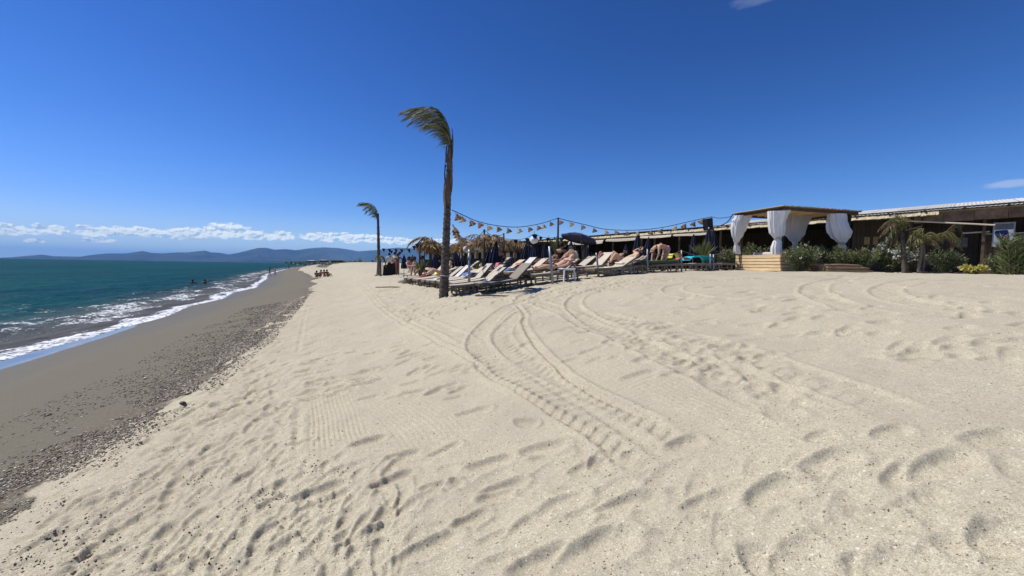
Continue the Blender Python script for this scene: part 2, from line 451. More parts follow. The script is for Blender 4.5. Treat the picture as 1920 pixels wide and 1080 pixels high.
# comb lines run away from the viewer along the left edge line
A = np.array(ground_hit(560, 852)); B = np.array(ground_hit(563, 752)); C_ = np.array(ground_hit(683, 848))
dirv = (B-A)/np.linalg.norm(B-A); nrm = np.array([dirv[1], -dirv[0]])
def comb_patch(A, length, width, pitch, amp, bend=0.0, seed=1):
    dx, dy = SX-A[0], SY-A[1]; a = dx*dirv[0]+dy*dirv[1]; b = dx*nrm[0]+dy*nrm[1]-bend*a*a
    m = (a > -0.4) & (a < length+0.4) & (b > -0.1) & (b < width+.1) & (RR < 14)
    a, b = a[m], b[m]
    k = sm(-0.2, 0.15, a)*(1-sm(length-.2, length+.2, a))*sm(0.0, 0.05, b)*(1-sm(width-.08, width, b))
    SZ[m] += amp*np.sin(2*math.pi*(b+0.006*np.sin(a*5+seed))/pitch)*k*(0.7+0.8*(0.5+vnoise(a*2, b*3, seed)))
comb_patch(A+nrm*0.06, np.linalg.norm(B-A)*1.0, 0.52, 0.042, 0.0056, seed=1)
comb_patch(np.array(ground_hit(740, 850)), 1.3, 0.65, 0.045, 0.0026, bend=-0.12, seed=5)
comb_patch(np.array(ground_hit(1330, 800)), 1.6, 0.5, 0.05, 0.0028, bend=0.1, seed=8)
comb_patch(np.array(ground_hit(575, 655)), 3.2, 0.5, 0.07, 0.0035, seed=7)
# the cleaner's edge line
track([(556, 858), (558, 800), (561, 748)], 0.045, 0.020, edge=0.010)
track([(558, 665), (566, 620), (573, 590), (583, 565), (600, 545)], 0.05, 0.014, edge=0.008)
track([(668, 848), (660, 800), (652, 752)], 0.10, 0.004, tread=0.0071, pitch=0.075, slant=0.0, edge=0.0)
# tractor tyre marks
BIG = [(1240, 880), (1165, 825), (1090, 780), (985, 722), (925, 685), (896, 652), (898, 628), (925, 598), (972, 570), (1040, 547), (1130, 531), (1230, 522), (1330, 517)]
track(BIG, 0.30, 0.014, tread=0.0215, pitch=0.135, slant=0.55, edge=0.02, rough=0.006)
IN = [(1290, 860), (1200, 800), (1100, 742), (1010, 696), (962, 662), (941, 636), (948, 612), (985, 585), (1045, 560), (1120, 543), (1220, 531), (1320, 525)]
track(IN, 0.26, 0.012, tread=0.0173, pitch=0.13, slant=-0.5, edge=0.014, rough=0.006)
track([(968, 572), (984, 590), (982, 606), (1002, 643), (1047, 687), (1070, 708), (1122, 737), (1200, 775), (1300, 815)], 0.06, 0.028, edge=0.024)
track([(668, 528), (686, 548), (715, 580), (800, 630), (867, 667), (919, 707), (1000, 753), (1080, 797), (1150, 838)], 0.05, 0.020, edge=0.030)
track([(690, 528), (720, 560), (770, 590), (850, 625), (900, 655)], 0.22, 0.008, tread=0.0102, pitch=0.13, edge=0.016)
T5 = [(1000, 566), (1045, 580), (1100, 605), (1170, 632), (1250, 668), (1340, 705), (1450, 752), (1580, 800)]
track(T5, 0.34, 0.012, tread=0.0215, pitch=0.15, slant=0.4, edge=0.022, rough=0.012)
track([(1110, 588), (1200, 606), (1300, 632), (1400, 662), (1500, 700), (1620, 745), (1760, 800)], 0.34, 0.010, tread=0.0184, pitch=0.15, slant=-0.4, edge=0.020, rough=0.014)
track([(1150, 700), (1230, 740), (1310, 790)], 0.40, 0.002, tread=0.0062, pitch=0.07, slant=0.0, edge=0.0)
track([(1640, 517), (1500, 520), (1390, 525), (1300, 531), (1262, 540), (1268, 550), (1310, 558), (1390, 564)], 0.36, 0.014, tread=0.0133, pitch=0.15, edge=0.020, rough=.012)
track([(1600, 519), (1560, 526), (1530, 535), (1526, 548), (1555, 563), (1610, 580), (1690, 596)], 0.36, 0.014, tread=0.0153, pitch=0.15, edge=0.020, rough=.012)
track([(1760, 523), (1690, 532), (1658, 545), (1690, 560), (1780, 578), (1880, 590)], 0.36, 0.013, tread=0.0142, pitch=0.15, edge=0.020, rough=.012)
track([(1200, 525), (1130, 540), (1085, 555), (1075, 575), (1110, 600), (1180, 625)], 0.30, 0.018, tread=0.0153, pitch=0.14, edge=0.026)
track([(1100, 520), (1040, 534), (985, 553), (972, 572)], 0.28, 0.02, tread=0.0112, pitch=0.14, edge=0.03)

# footprints seen one by one in the photograph: x, y, length, width, angle in degrees against the shore
for (px, py, L, wd, a, dp) in ((888, 774, .31, .13, 0, .022), (985, 790, .22, .13, -35, .024), (1020, 838, .34, .15, -8, .028), (1030, 852, .30, .09, -8, .02),
        (918, 862, .33, .13, 5, .026), (1105, 876, .26, .14, 5, .02), (1285, 832, .26, .14, 8, .022), (945, 908, .30, .12, 12, .024), (928, 924, .22, .12, 8, .02),
        (850, 908, .14, .12, 40, .018), (812, 912, .18, .1, 10, .016), (735, 900, .32, .12, 35, .03), (600, 925, .34, .15, 30, .032), (615, 938, .3, .1, 28, .02),
        (758, 850, .26, .1, 15, .02), (833, 840, .26, .1, 18, .02), (690, 830, .3, .12, 25, .026), (705, 1000, .34, .12, 28, .026), (800, 1028, .36, .13, 25, .024),
        (880, 972, .24, .1, 25, .02), (1060, 940, .28, .14, 10, .018), (1180, 942, .34, .13, 6, .022), (1330, 938, .30, .13, 10, .018), (1458, 918, .40, .17, 14, .034),
        (1555, 866, .42, .15, 10, .032), (1540, 818, .22, .12, 5, .022), (1672, 812, .28, .12, 5, .022), (1780, 868, .44, .17, 10, .034), (1700, 886, .36, .14, 18, .026),
        (1865, 820, .40, .15, 0, .024), (1130, 860, .2, .14, 30, .02), (1165, 862, .18, .12, 10, .016), (690, 745, .28, .1, 20, .022), (640, 735, .3, .1, 25, .022),
        (770, 717, .26, .09, 12, .022), (850, 744, .2, .08, 10, .02), (840, 720, .24, .1, 10, .02), (1200, 702, .34, .12, 2, .022), (1270, 700, .3, .11, 2, .018),
        (890, 690, .3, .1, 10, .022), (1145, 673, .24, .09, 3, .02), (700, 690, .3, .09, 25, .024), (590, 745, .34, .12, 25, .026), (830, 697, .34, .09, 12, .02), (1440, 665, .34, .16, 5, .03),
        (1500, 1040, .3, .16, 20, .022), (1430, 1050, .22, .18, 60, .024), (1120, 1035, .40, .19, 15, .034), (1020, 1060, .34, .18, 10, .028), (1700, 1060, .3, .2, 0, .022),
        (1880, 1010, .3, .18, 15, .026), (1640, 965, .26, .14, -40, .02), (560, 830, .24, .1, 10, .02)):
    x, y = ground_hit(px, py)
    stamp(x, y, R(a), L*(.85 if px > 1400 else 1), wd*.9, dp*(.85 if px > 1400 else 1.15), rim=.6)

# random walkers: (u range, v range, density per m2, depth)
rs = np.random.default_rng(3)
def scatter_prints(u0, u1, v0, v1, n, dep, keep=None, big=0.0, L=(.24, .34)):
    for _ in range(n):
        u, v = rs.uniform(u0, u1), v0+(v1-v0)*rs.random()
        x, y = xy(u, v)
        if keep is not None and not keep(x, y): continue
        a = rs.choice([rs.normal(1.65, 0.38), rs.normal(0.3, 0.4)], p=[.72, .28])
        stamp(x, y, a, rs.uniform(*L)*(1+big), rs.uniform(.07, .11)*(1+big), dep*rs.uniform(.4, 1.0), rim=rs.uniform(.3, .6))
def azr(x, y): return math.degrees(math.atan2(x, y)), math.hypot(x, y)
edge_az = lambda x, y: azr(x, y)[0] < -29.5 or azr(x, y)[1] < 2.3
scatter_prints(-1.9, 0.4, 0.2, 6, 420, .019, edge_az, L=(.16, .30))
scatter_prints(-1.8, 0.2, 5, 18, 420, .028, edge_az)
scatter_prints(-1.4, 1.2, 17, 40, 260, .045)
# path of feet crossing the cleaned strip
for _ in range(95):
    px, py = rs.uniform(560, 900), rs.uniform(655, 745)-0.0
    if rs.random() < (px-560)/420: continue
    x, y = ground_hit(px, py); stamp(x, y, rs.normal(.35, .3), rs.uniform(.22, .32), rs.uniform(.09, .13), rs.uniform(.016, .034))
for _ in range(26):
    px, py = rs.uniform(620, 830), rs.uniform(560, 650)
    x, y = ground_hit(px, py); stamp(x, y, rs.normal(.2, .3), rs.uniform(.22, .3), rs.uniform(.09, .12), rs.uniform(.012, .022))
# churned sand round the palm and the loungers
scatter_prints(1.3, 4.2, 8.5, 26, 420, .045)
scatter_prints(3.8, 8.5, 7.5, 11.5, 260, .040)
scatter_prints(0.5, 6.0, 24, 48, 260, .06)
for _ in range(200):
    px, py = rs.uniform(960, 1920), 516+rs.random()**1.3*160
    x, y = ground_hit(px, py); stamp(x, y, rs.normal(0, .4), rs.uniform(.24, .4), rs.uniform(.1, .16), rs.uniform(.012, .030))
for _ in range(120):
    px, py = rs.uniform(1150, 1500), 0; py = 610+(px-1150)*0.36+rs.normal(0, 18)
    x, y = ground_hit(px, py); pit(x, y, rs.uniform(.05, .10), rs.uniform(.01, .026))
for _ in range(150):
    px, py = rs.uniform(0, 1920), rs.uniform(860, 1080)
    x, y = ground_hit(px, py); stamp(x, y, rs.normal(.3, .4), rs.uniform(.16, .30), rs.uniform(.08, .13), rs.uniform(.004, .010))
for _ in range(160):
    px, py = rs.uniform(100, 760), rs.uniform(850, 1080)
    x, y = ground_hit(px, py); stamp(x, y, rs.normal(1.5, .4), rs.uniform(.16, .32), rs.uniform(.06, .10), rs.uniform(.008, .018))
for _ in range(260):
    px, py = rs.uniform(120, 620), rs.uniform(700, 1080)
    x, y = ground_hit(px, py)
    if uv(x, y)[0] > -1.7: pit(x, y, rs.uniform(.02, .045), rs.uniform(.004, .011))

# loose sand cannot hold deep holes: slumped
SZ = SZ0+0.034*np.tanh((SZ-SZ0)/0.034)
# small ripples and lumps everywhere dry
lump = near*dry
SZ = SZ + lump*(0.0065*fbm(SX*5.5, SY*5.5, 3, 31))
tram = sm(-2.2, -1.4, UP)*(1-sm(-0.6, 0.5, UP))
SZ = SZ + near*tram*0.024*fbm(SX*6+0.6*SY, SY*2.6-SX*.6, 3, 41, .55)
churn = near*sm(1.0, 2.0, UP)*(1-sm(4.5, 6.0, UP))*sm(8, 11, V_)
SZ = SZ + churn*0.035*fbm(SX*3.4, SY*3.4, 3, 61, .55)
# ridge where the berm meets the pebbles
SZ = SZ + near*0.03*np.exp(-((UP+1.55+0.25*fbm(V_*0.8, V_*0, 2, 4))/0.3)**2)
SZ[(RR < 0.74)] = np.minimum(SZ[(RR < 0.74)], 1.37)

def zat(x, y):
    """height of the finished relief"""
    r_ = math.hypot(x, y); t_ = math.atan2(x, y)
    if r_ < 0.76 or r_ > math.exp(LR_B)*.99 or t_ < TH_A or t_ > TH_B-DTH: return float(base_z(np.array(x), np.array(y))[0])
    a, b = (t_-TH_A)/DTH, (math.log(r_)-LR_A)/DLR; j, i = int(a), int(b); fa, fb = a-j, b-i
    j += J0; i += I0
    return float((SZ[i, j]*(1-fa)+SZ[i, j+1]*fa)*(1-fb)+(SZ[i+1, j]*(1-fa)+SZ[i+1, j+1]*fa)*fb)
def on(px, depth, sink=0.02):
    """stand something at this photo column and forward distance"""
    p = W(px, 505, depth); return Vector((p.x, p.y, zat(p.x, p.y)-sink))
def onuv(u, v, sink=0.02):
    x, y = xy(u, v); return Vector((x, y, zat(x, y)-sink))

# how wet: the swash strip, damp foreshore, dry berm
wn = 0.55*fbm(U_*0.5, V_*0.16, 3, 91)
wet = 1-sm(-2.0, -1.6, UP+wn*0.9+0.45*fbm(U_*2.6, V_*2.0, 4, 99, .6))
film_edge = np.interp(V_, [-20, 10, 14.9, 16.4, 19.8, 22.6, 23.6, 26, 28, 31, 34, 60], [-7.9, -7.85, -7.85, -7.7, -7.75, -7.85, -8.2, -8.5, -8.3, -8.5, -8.6, -8.6])
film = 1-sm(film_edge-0.05, film_edge+0.09, U_+0.05*fbm(V_*1.3, U_*0, 2, 6)+0*U_)
film = np.where(V_ > 34, 1-sm(0.0, 0.35, U_-u_water(V_)-0.2), film)
damp = 1-sm(-7.3, -4.2, UP+wn*1.2)
UB = np.interp(V_, [-5, 0, 3, 4.5, 6.5, 10, 18, 40, 60], [-1.9, -1.9, -2.2, -2.07, -1.68, -1.45, -1.35, -1.55, -1.9])+1.6
UPB = UP-UB
wet = 1-sm(-1.95, -1.60, UPB+wn*0.35+0.40*fbm(U_*2.6, V_*2.0, 4, 99, .6))
peb = np.exp(-((UPB+1.98+wn*.2)/0.26)**2)+0.40*np.exp(-((UPB+2.6+wn)/0.6)**2)

def grid_faces(nr, nc):
    i, j = np.meshgrid(np.arange(nr-1), np.arange(nc-1), indexing='ij'); a = (i*nc+j).ravel()
    return np.stack([a, a+nc, a+nc+1, a+1], 1)
m = bpy.data.materials.new('beach_sand'); m.use_nodes = True; g = NT(m.node_tree); b = g.n['Principled BSDF']
pos = g.new('ShaderNodeNewGeometry').outputs['Position']
g_fine = g.noise(pos, 210.0, 2.0, 0.7); g_mid = g.noise(pos, 60.0, 3.0, 0.6); g_big = g.noise(pos, 1.3, 4.0, 0.6); g_huge = g.noise(pos, 0.23, 3.0, 0.55)
vor = g.new('ShaderNodeTexVoronoi'); g.put(vor.inputs['Vector'], pos); vor.inputs['Scale'].default_value = 120.0
grain = g.m('ADD', g.m('MULTIPLY', g.m('SUBTRACT', g_fine, 0.5), 2.4), 0.5, clamp=True)
g_g2 = g.noise(pos, 85.0, 2.0, 0.7); g_g3 = g.noise(pos, 34.0, 2.0, 0.6)
grain = g.m('ADD', grain, g.m('ADD', g.m('MULTIPLY', g.m('SUBTRACT', g_g2, 0.5), 1.1), g.m('MULTIPLY', g.m('SUBTRACT', g_g3, 0.5), 0.5)), clamp=True)
drycol = g.mix(grain, (0.285, 0.250, 0.170, 1), (0.700, 0.630, 0.462, 1))
drycol = g.mix(g.ss(vor.outputs['Color'], 0.86, 0.95), drycol, (0.78, 0.73, 0.60, 1))
drycol = g.mix(g.ss(vor.outputs['Color'], 0.10, 0.04), drycol, (0.15, 0.12, 0.09, 1))
drycol = g.mix(g.m('MULTIPLY', g.ss(g_big, 0.35, 0.75), 0.42), drycol, (0.40, 0.345, 0.26, 1))
drycol = g.mix(g.m('MULTIPLY', g.ss(g_huge, 0.45, 0.7), 0.22), drycol, (0.42, 0.35, 0.26, 1))
wetcol = g.mix(grain, (0.124, 0.111, 0.080, 1), (0.230, 0.206, 0.150, 1))
wetcol = g.mix(g.m('MULTIPLY', g.ss(g_mid, 0.45, 0.7), 0.35), wetcol, (0.11, 0.09, 0.066, 1))
wetcol = g.mix(g.m('MULTIPLY', g.attr('damp'), 0.42), wetcol, (0.118, 0.104, 0.072, 1))
pn = g.new('ShaderNodeTexVoronoi'); g.put(pn.inputs['Vector'], pos); pn.inputs['Scale'].default_value = 65.0
pebc = g.new('ShaderNodeValToRGB'); g.put(pebc.inputs[0], pn.outputs['Color'])
e = pebc.color_ramp.elements; e[0].position = 0.0; e[0].color = (0.06, 0.048, 0.036, 1); e[1].position = 1.0; e[1].color = (0.52, 0.47, 0.38, 1)
x_ = pebc.color_ramp.elements.new(0.55); x_.color = (0.16, 0.13, 0.09, 1); x_ = pebc.color_ramp.elements.new(0.8); x_.color = (0.24, 0.20, 0.16, 1)
pm = g.m('MULTIPLY', g.ss(g.m('ADD', g.attr('pebbly'), g.m('MULTIPLY', g.m('SUBTRACT', g_mid, 0.5), 1.6)), 0.40, 0.72), 0.85)
wetcol = g.mix(pm, wetcol, pebc.outputs[0])
wf = g.ss(g.m('ADD', g.attr('wet'), g.m('MULTIPLY', g.m('SUBTRACT', g_mid, 0.5), 0.35)), 0.25, 0.75)
col = g.mix(wf, drycol, wetcol)
col = g.mix(g.attr('film'), col, (0.155, 0.142, 0.118, 1))
g.put(b.inputs['Base Color'], col)
fl = g.attr('film')
rg = g.m('SUBTRACT', 0.92, g.m('MULTIPLY', g.attr('damp'), 0.36)); rg = g.m('SUBTRACT', rg, g.m('MULTIPLY', fl, 0.50))
g.put(b.inputs['Roughness'], rg)
g.put(b.inputs['Specular IOR Level'], g.m('ADD', 0.12, g.m('MULTIPLY', fl, 0.30)))
bst = g.m('SUBTRACT', 1.0, g.m('MULTIPLY', fl, 0.97))
hsum = g.m('ADD', g.m('MULTIPLY', g_fine, 0.35), g.m('MULTIPLY', g_mid, 0.65))
g.put(b.inputs['Normal'], g.bump(hsum, bst, 0.006))
SAND_MAT = m
sand = mesh_np('beach_ground', np.stack([SX, SY, SZ], -1).reshape(-1, 3), grid_faces(*SX.shape), m, smooth=True,
               vattrs={'wet': wet.ravel(), 'film': film.ravel(), 'damp': damp.ravel(), 'pebbly': peb.ravel()})
tag(sand, 'pale sandy beach with tyre tracks and footprints, damp towards the sea', kind='structure')

# ---------------------------------------------------------------- sea
t2 = np.concatenate([np.linspace(-math.pi, -1.2, 18)[:-1], np.arange(-1.2, -0.40, 0.0022), np.linspace(-0.40, 0.6, 60)])
l2 = np.concatenate([np.arange(math.log(9.0), math.log(160), 0.0050), np.linspace(math.log(160), math.log(33000), 150)[1:]])
T2, L2 = np.meshgrid(t2, l2); R2 = np.exp(L2); X2, Y2 = R2*np.sin(T2), R2*np.cos(T2)
u2, v2 = uv(X2, Y2)
wof = u_water(v2)-u2                                  # metres offshore
nr2 = 1-sm(60, 150, R2)
bend = 0.9*fbm(v2*0.12, v2*0+3, 2, 8)
swell = lambda w0, k: np.exp(-(((wof+bend)-w0)/k)**2)
Z2 = 0.05*swell(1.1, .35)+0.14*swell(3.4, .55)*(0.6+0.8*(.5+vnoise(v2*.15, v2*0, 3)))+0.11*swell(7.2, .8)+0.10*swell(12.5, 1.2)+0.09*swell(19, 1.6)
Z2 = Z2*sm(0.2, 1.5, wof)
Z2 = Z2+nr2*sm(0.0, 4.0, wof)*(0.10*fbm(X2*0.55+Y2*.2, Y2*0.75, 4, 51, .55))+nr2*sm(0, 1.5, wof)*0.022*fbm(X2*3.1, Y2*3.1, 3, 58)
# foam
fr = fbm(v2*0.35, wof*1.2, 3, 71); fr2 = fbm(u2*1.1, v2*0.55, 4, 81, .6)
front = (1-sm(0.25, 0.85, wof+0.9*fr+0.25*fr2))*sm(-0.6, -0.05, wof+0.15*fr2)
second = np.exp(-((wof+bend-3.0)/0.8)**2)*0.52+np.exp(-((wof+bend*1.3-1.9)/0.7)**2)*0.42
streak = np.exp(-((wof-4.4)/1.9)**2)*0.32
foam = np.clip(front*1.1+np.clip(second+streak+0.95*fr2+0.35*fr, 0, 1)*(1-sm(6.0, 9.5, wof))*0.86, 0, 1.2)
foam = foam*(0.78+0.12*sm(15, 30, v2))
foam *= 1-sm(150, 420, R2)*0.7
Z2 = Z2+0.025*np.clip(foam, 0, 1)*nr2
shal = 1-sm(1.0, 9.0, wof)
m = bpy.data.materials.new('sea_water'); m.use_nodes = True; g = NT(m.node_tree); b = g.n['Principled BSDF']
pos = g.new('ShaderNodeNewGeometry').outputs['Position']
mp = g.new('ShaderNodeMapping'); g.put(mp.inputs['Vector'], pos); mp.inputs['Rotation'].default_value = (0, 0, R(-24)); mp.inputs['Scale'].default_value = (1.0, 0.38, 1.0); mv = mp.outputs[0]
patch = g.noise(mv, 0.045, 4.0, 0.6); patch2 = g.noise(mv, 0.35, 4.0, 0.6)
deepc = g.mix(g.ss(patch, 0.35, 0.65), (0.004, 0.048, 0.060, 1), (0.005, 0.070, 0.073, 1))
deepc = g.mix(g.m('MULTIPLY', g.ss(patch2, 0.5, 0.7), 0.5), deepc, (0.006, 0.045, 0.062, 1))
wcol = g.mix(g.m('POWER', g.attr('shallow'), 1.3), deepc, (0.105, 0.102, 0.088, 1))
lace = g.new('ShaderNodeTexVoronoi', feature='DISTANCE_TO_EDGE'); 
dv = g.new('ShaderNodeVectorMath', operation='ADD'); nn = g.new('ShaderNodeTexNoise'); g.put(nn.inputs['Vector'], pos); nn.inputs['Scale'].default_value = 2.2
g.put(dv.inputs[0], mv); sc_ = g.new('ShaderNodeVectorMath', operation='SCALE'); g.put(sc_.inputs[0], nn.outputs['Color']); sc_.inputs['Scale'].default_value = 0.5; g.put(dv.inputs[1], sc_.outputs[0])
g.put(lace.inputs['Vector'], dv.outputs[0]); lace.inputs['Scale'].default_value = 4.6
fn = g.noise(pos, 4.5, 5.0, 0.68)
fo = g.attr('foam')
fval = g.m('ADD', g.m('SUBTRACT', g.m('MULTIPLY', fo, 1.32), g.m('MULTIPLY', lace.outputs[0], 2.9)), g.m('MULTIPLY', g.m('SUBTRACT', fn, 0.5), 2.4))
fmask = g.m('MULTIPLY', g.ss(fval, 0.50, 0.80), g.ss(fo, 0.06, 0.3))
g.put(b.inputs['Base Color'], g.mix(fmask, wcol, (0.80, 0.82, 0.83, 1)))
g.put(b.inputs['Roughness'], g.m('ADD', 0.16, g.m('MULTIPLY', fmask, 0.5)))
b.inputs['IOR'].default_value = 1.333; b.inputs['Specular IOR Level'].default_value = 0.09
w1 = g.noise(mv, 1.3, 5.0, 0.62); w2 = g.noise(pos, 7.0, 3.0, 0.6); w3 = g.noise(mv, 0.16, 3.0, 0.55)
bn = g.bump(w3, 1.0, 1.6); bn = g.bump(w1, 1.0, SEA_B1 if 'SEA_B1' in globals() else 0.30, bn); bn = g.bump(w2, 1.0, 0.035, bn)
bn = g.bump(fmask, 0.6, 0.03, bn)
g.put(b.inputs['Normal'], bn)
b.inputs['Specular IOR Level'].default_value = 0.0
gl = g.new('ShaderNodeBsdfGlossy'); gl.inputs['Roughness'].default_value = 0.22; g.put(gl.inputs['Normal'], bn)
frn = g.new('ShaderNodeFresnel'); frn.inputs['IOR'].default_value = 1.333; g.put(frn.inputs['Normal'], bn)
ms = g.new('ShaderNodeMixShader'); g.put(ms.inputs[0], g.m('MULTIPLY', g.m('MINIMUM', frn.outputs[0], 0.085), g.m('SUBTRACT', 1.0, fmask)))
g.l.new(b.outputs[0], ms.inputs[1]); g.l.new(gl.outputs[0], ms.inputs[2]); g.l.new(ms.outputs[0], g.n['Material Output'].inputs['Surface'])
sea = mesh_np('sea', np.stack([X2, Y2, Z2], -1).reshape(-1, 3), grid_faces(*X2.shape), m, smooth=True, vattrs={'foam': foam.ravel(), 'shallow': shal.ravel()})
tag(sea, 'dark teal sea with small breakers and foam along the shore', kind='structure')

# ---------------------------------------------------------------- mountains across the bay
ridge_px = [(-140, 484), (-60, 483), (0, 483), (22, 482), (55, 479), (78, 477), (100, 480), (150, 481), (170, 478), (200, 475), (235, 475), (267, 470.5), (285, 474), (305, 475), (335, 473), (352, 473),
            (385, 469.5), (395, 473), (412, 474), (430, 477), (450, 473), (470, 468), (485, 464.5), (500, 464.5), (515, 468), (535, 467), (555, 469), (575, 466), (605, 463.5), (635, 465), (655, 468),
            (672, 471), (700, 469), (720, 467), (745, 464), (780, 466), (830, 470), (900, 474), (1000, 480), (1100, 485), (1300, 496), (1500, 505)]
def mountain(name, pts, dist, depth_, seed, label, wob=1.0):
    az = np.array([azel(*p)[0] for p in pts]); te = np.array([math.tan(R(azel(*p)[1])) for p in pts])
    A_ = np.arange(az[0], az[-1], 0.06); top = np.interp(A_, az, te)*dist
    K = 26; V = []
    for k in range(K):
        s = k/(K-1)*2-1; rr = dist+s*depth_
        prof = max(0.0, 1-abs(s))**0.8
        nz = fbm(A_*0.9+k*0.11, A_*0+k*0.55, 4, seed, .55)
        zz = top*prof*(rr/dist)*(1+0.38*wob*nz*(1-prof)*2) - 8*(1-prof)
        if k == K//2 or k == K//2-1: zz = top*(rr/dist)*1.0
        zz = np.minimum(zz, top*rr/dist)
        V.append(np.stack([rr*np.sin(np.radians(A_)), rr*np.cos(np.radians(A_)), zz+EYE*0], -1))
    V = np.array(V)
    mm = bpy.data.materials.new(name+'_slopes'); mm.use_nodes = True; g = NT(mm.node_tree); b = g.n['Principled BSDF']
    pos = g.new('ShaderNodeNewGeometry').outputs['Position']
    g.put(b.inputs['Base Color'], g.mix(g.ss(g.noise(pos, 0.0011, 6.0, 0.65), .35, .65), (0.020, 0.034, 0.020, 1), (0.065, 0.068, 0.045, 1))); b.inputs['Roughness'].default_value = 0.95
    b.inputs['Specular IOR Level'].default_value = 0.05
    o = mesh_np(name, V.reshape(-1, 3), grid_faces(K, len(A_)), mm, smooth=True)
    tag(o, label, kind='structure'); return o
mountain('mountains', ridge_px, 14500.0, 2600.0, 5, 'hazy blue mountain range across the bay')
mountain('low_hills', [(-140, 486), (430, 490), (520, 488.5), (600, 488.0), (700, 489.5), (800, 491), (1000, 496), (1300, 506)], 8200.0, 1200.0, 9, 'low dark coastal plain before the mountains')

# the air between here and there
hz = MB().box((-3000, 9000, 307), (52000, 42000, 626))
for_min = min(v[2] for v in hz.v)
ho = hz.build('haze', None)
ho.data.materials.clear()
m = bpy.data.materials.new('haze_air'); m.use_nodes = True; g = NT(m.node_tree); g.n.clear()
vol = g.new('ShaderNodeVolumePrincipled'); vol.inputs['Density'].default_value = 4.3e-5; vol.inputs['Color'].default_value = (0.21, 0.50, 1.0, 1); vol.inputs['Anisotropy'].default_value = 0.0
out = g.new('ShaderNodeOutputMaterial'); g.l.new(vol.outputs[0], out.inputs['Volume'])
ho.data.materials.append(m); tag(ho, 'thin blue haze over the bay', kind='stuff')
# ---------------------------------------------------------------- materials used by the things
M_TRUNK = mat('palm_trunk_bark', (0.135, 0.112, 0.09), 0.9, 0.5, 7, 0.03, 30, stretch=(1, 1, 3))
M_SHEATH = mat('dry_palm_sheath', (0.17, 0.125, 0.09), 0.9, 0.4, 14, 0.01, 60, stretch=(3, 3, .4))
M_THATCH = leafmat('dry_palm_thatch', (0.56, 0.40, 0.20), (0.14, 0.09, 0.045), 0.2, 0.8)
M_FROND = leafmat('green_palm_frond', (0.34, 0.32, 0.11), (0.04, 0.055, 0.018), 0.3)
M_FRONDY = leafmat('yellowing_palm_frond', (0.34, 0.30, 0.11), (0.09, 0.10, 0.03), 0.3)
M_FRONDD = leafmat('brown_palm_frond', (0.22, 0.16, 0.08), (0.07, 0.06, 0.03), 0.25)
M_OLE = leafmat('oleander_leaf', (0.25, 0.265, 0.10), (0.03, 0.048, 0.018), 0.25)
M_SHRUB = leafmat('shrub_leaf', (0.22, 0.245, 0.11), (0.035, 0.055, 0.022), 0.25)
M_YEL = leafmat('yellow_leaf', (0.78, 0.68, 0.20), (0.16, 0.18, 0.03), 0.3)
M_WFL = leafmat('white_blossom', (0.80, 0.80, 0.76), (0.62, 0.60, 0.58), 0.2)
M_PFL = leafmat('pink_blossom', (0.70, 0.52, 0.50), (0.5, 0.35, 0.35), 0.2)
M_REED = leafmat('giant_reed_leaf', (0.22, 0.24, 0.09), (0.07, 0.10, 0.035), 0.3)
M_STEM = mat('woody_stem', (0.17, 0.14, 0.10), 0.9)
M_WOODG = mat('weathered_grey_wood', (0.185, 0.15, 0.115), 0.85, 0.25, 5, 0.003, 40, stretch=(1, 1, 6))
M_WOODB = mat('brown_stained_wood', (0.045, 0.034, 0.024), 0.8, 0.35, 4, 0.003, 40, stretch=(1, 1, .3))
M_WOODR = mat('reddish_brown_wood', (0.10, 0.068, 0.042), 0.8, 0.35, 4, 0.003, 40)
M_PINE = mat('fresh_pine_boards', (0.72, 0.53, 0.30), 0.65, 0.16, 3.0, 0.002, 40, stretch=(6, .6, 6))
M_LOG = mat('split_log_edging', (0.30, 0.20, 0.11), 0.85, 0.3, 3.0, 0.006, 20, stretch=(.6, 4, 4))
M_CREAM = mat('cream_canvas', (0.55, 0.49, 0.385), 0.85, 0.06, 3, 0.002, 30, trans=0.08)
M_WHITE = mat('white_voile', (0.78, 0.76, 0.73), 0.85, 0.05, 2, 0.0, trans=0.10)
M_PLAST = mat('white_plastic', (0.76, 0.76, 0.76), 0.4, 0.05, 3)
M_NAVY = mat('navy_parasol_canvas', (0.012, 0.016, 0.040), 0.8, 0.25, 4, 0.003, 20)
M_NAVYL = mat('navy_parasol_canvas_open', (0.035, 0.045, 0.11), 0.8, 0.15, 3)
M_ROPE = mat('dark_cable', (0.03, 0.028, 0.03), 0.7)
M_TAN = mat('woven_rattan', (0.46, 0.33, 0.20), 0.85, 0.4, 30)
M_DKTAN = mat('dark_woven_rattan', (0.20, 0.13, 0.085), 0.85, 0.4, 30)
M_METAL = mat('grey_galvanised_steel', (0.25, 0.27, 0.30), 0.45, 0.1, 5, metal=0.6)
M_DARKM = mat('dark_painted_steel', (0.03, 0.025, 0.03), 0.6)
M_BLACK = mat('black_fabric', (0.012, 0.012, 0.014), 0.8)
M_SKIN1 = mat('tanned_skin', (0.42, 0.22, 0.13), 0.55, 0.08, 4)
M_SKIN2 = mat('light_skin', (0.62, 0.38, 0.26), 0.55, 0.08, 4)
M_SKIN3 = mat('deeply_tanned_skin', (0.24, 0.11, 0.06), 0.55, 0.08, 4)
M_HAIR = mat('dark_brown_hair', (0.025, 0.016, 0.012), 0.7)
M_HAIRL = mat('fair_hair', (0.36, 0.24, 0.12), 0.7)
M_RED = mat('red_cloth', (0.42, 0.03, 0.03), 0.8)
M_REDP = mat('pink_red_cloth', (0.55, 0.16, 0.17), 0.8)
M_BLUE = mat('blue_cloth', (0.10, 0.18, 0.42), 0.8)
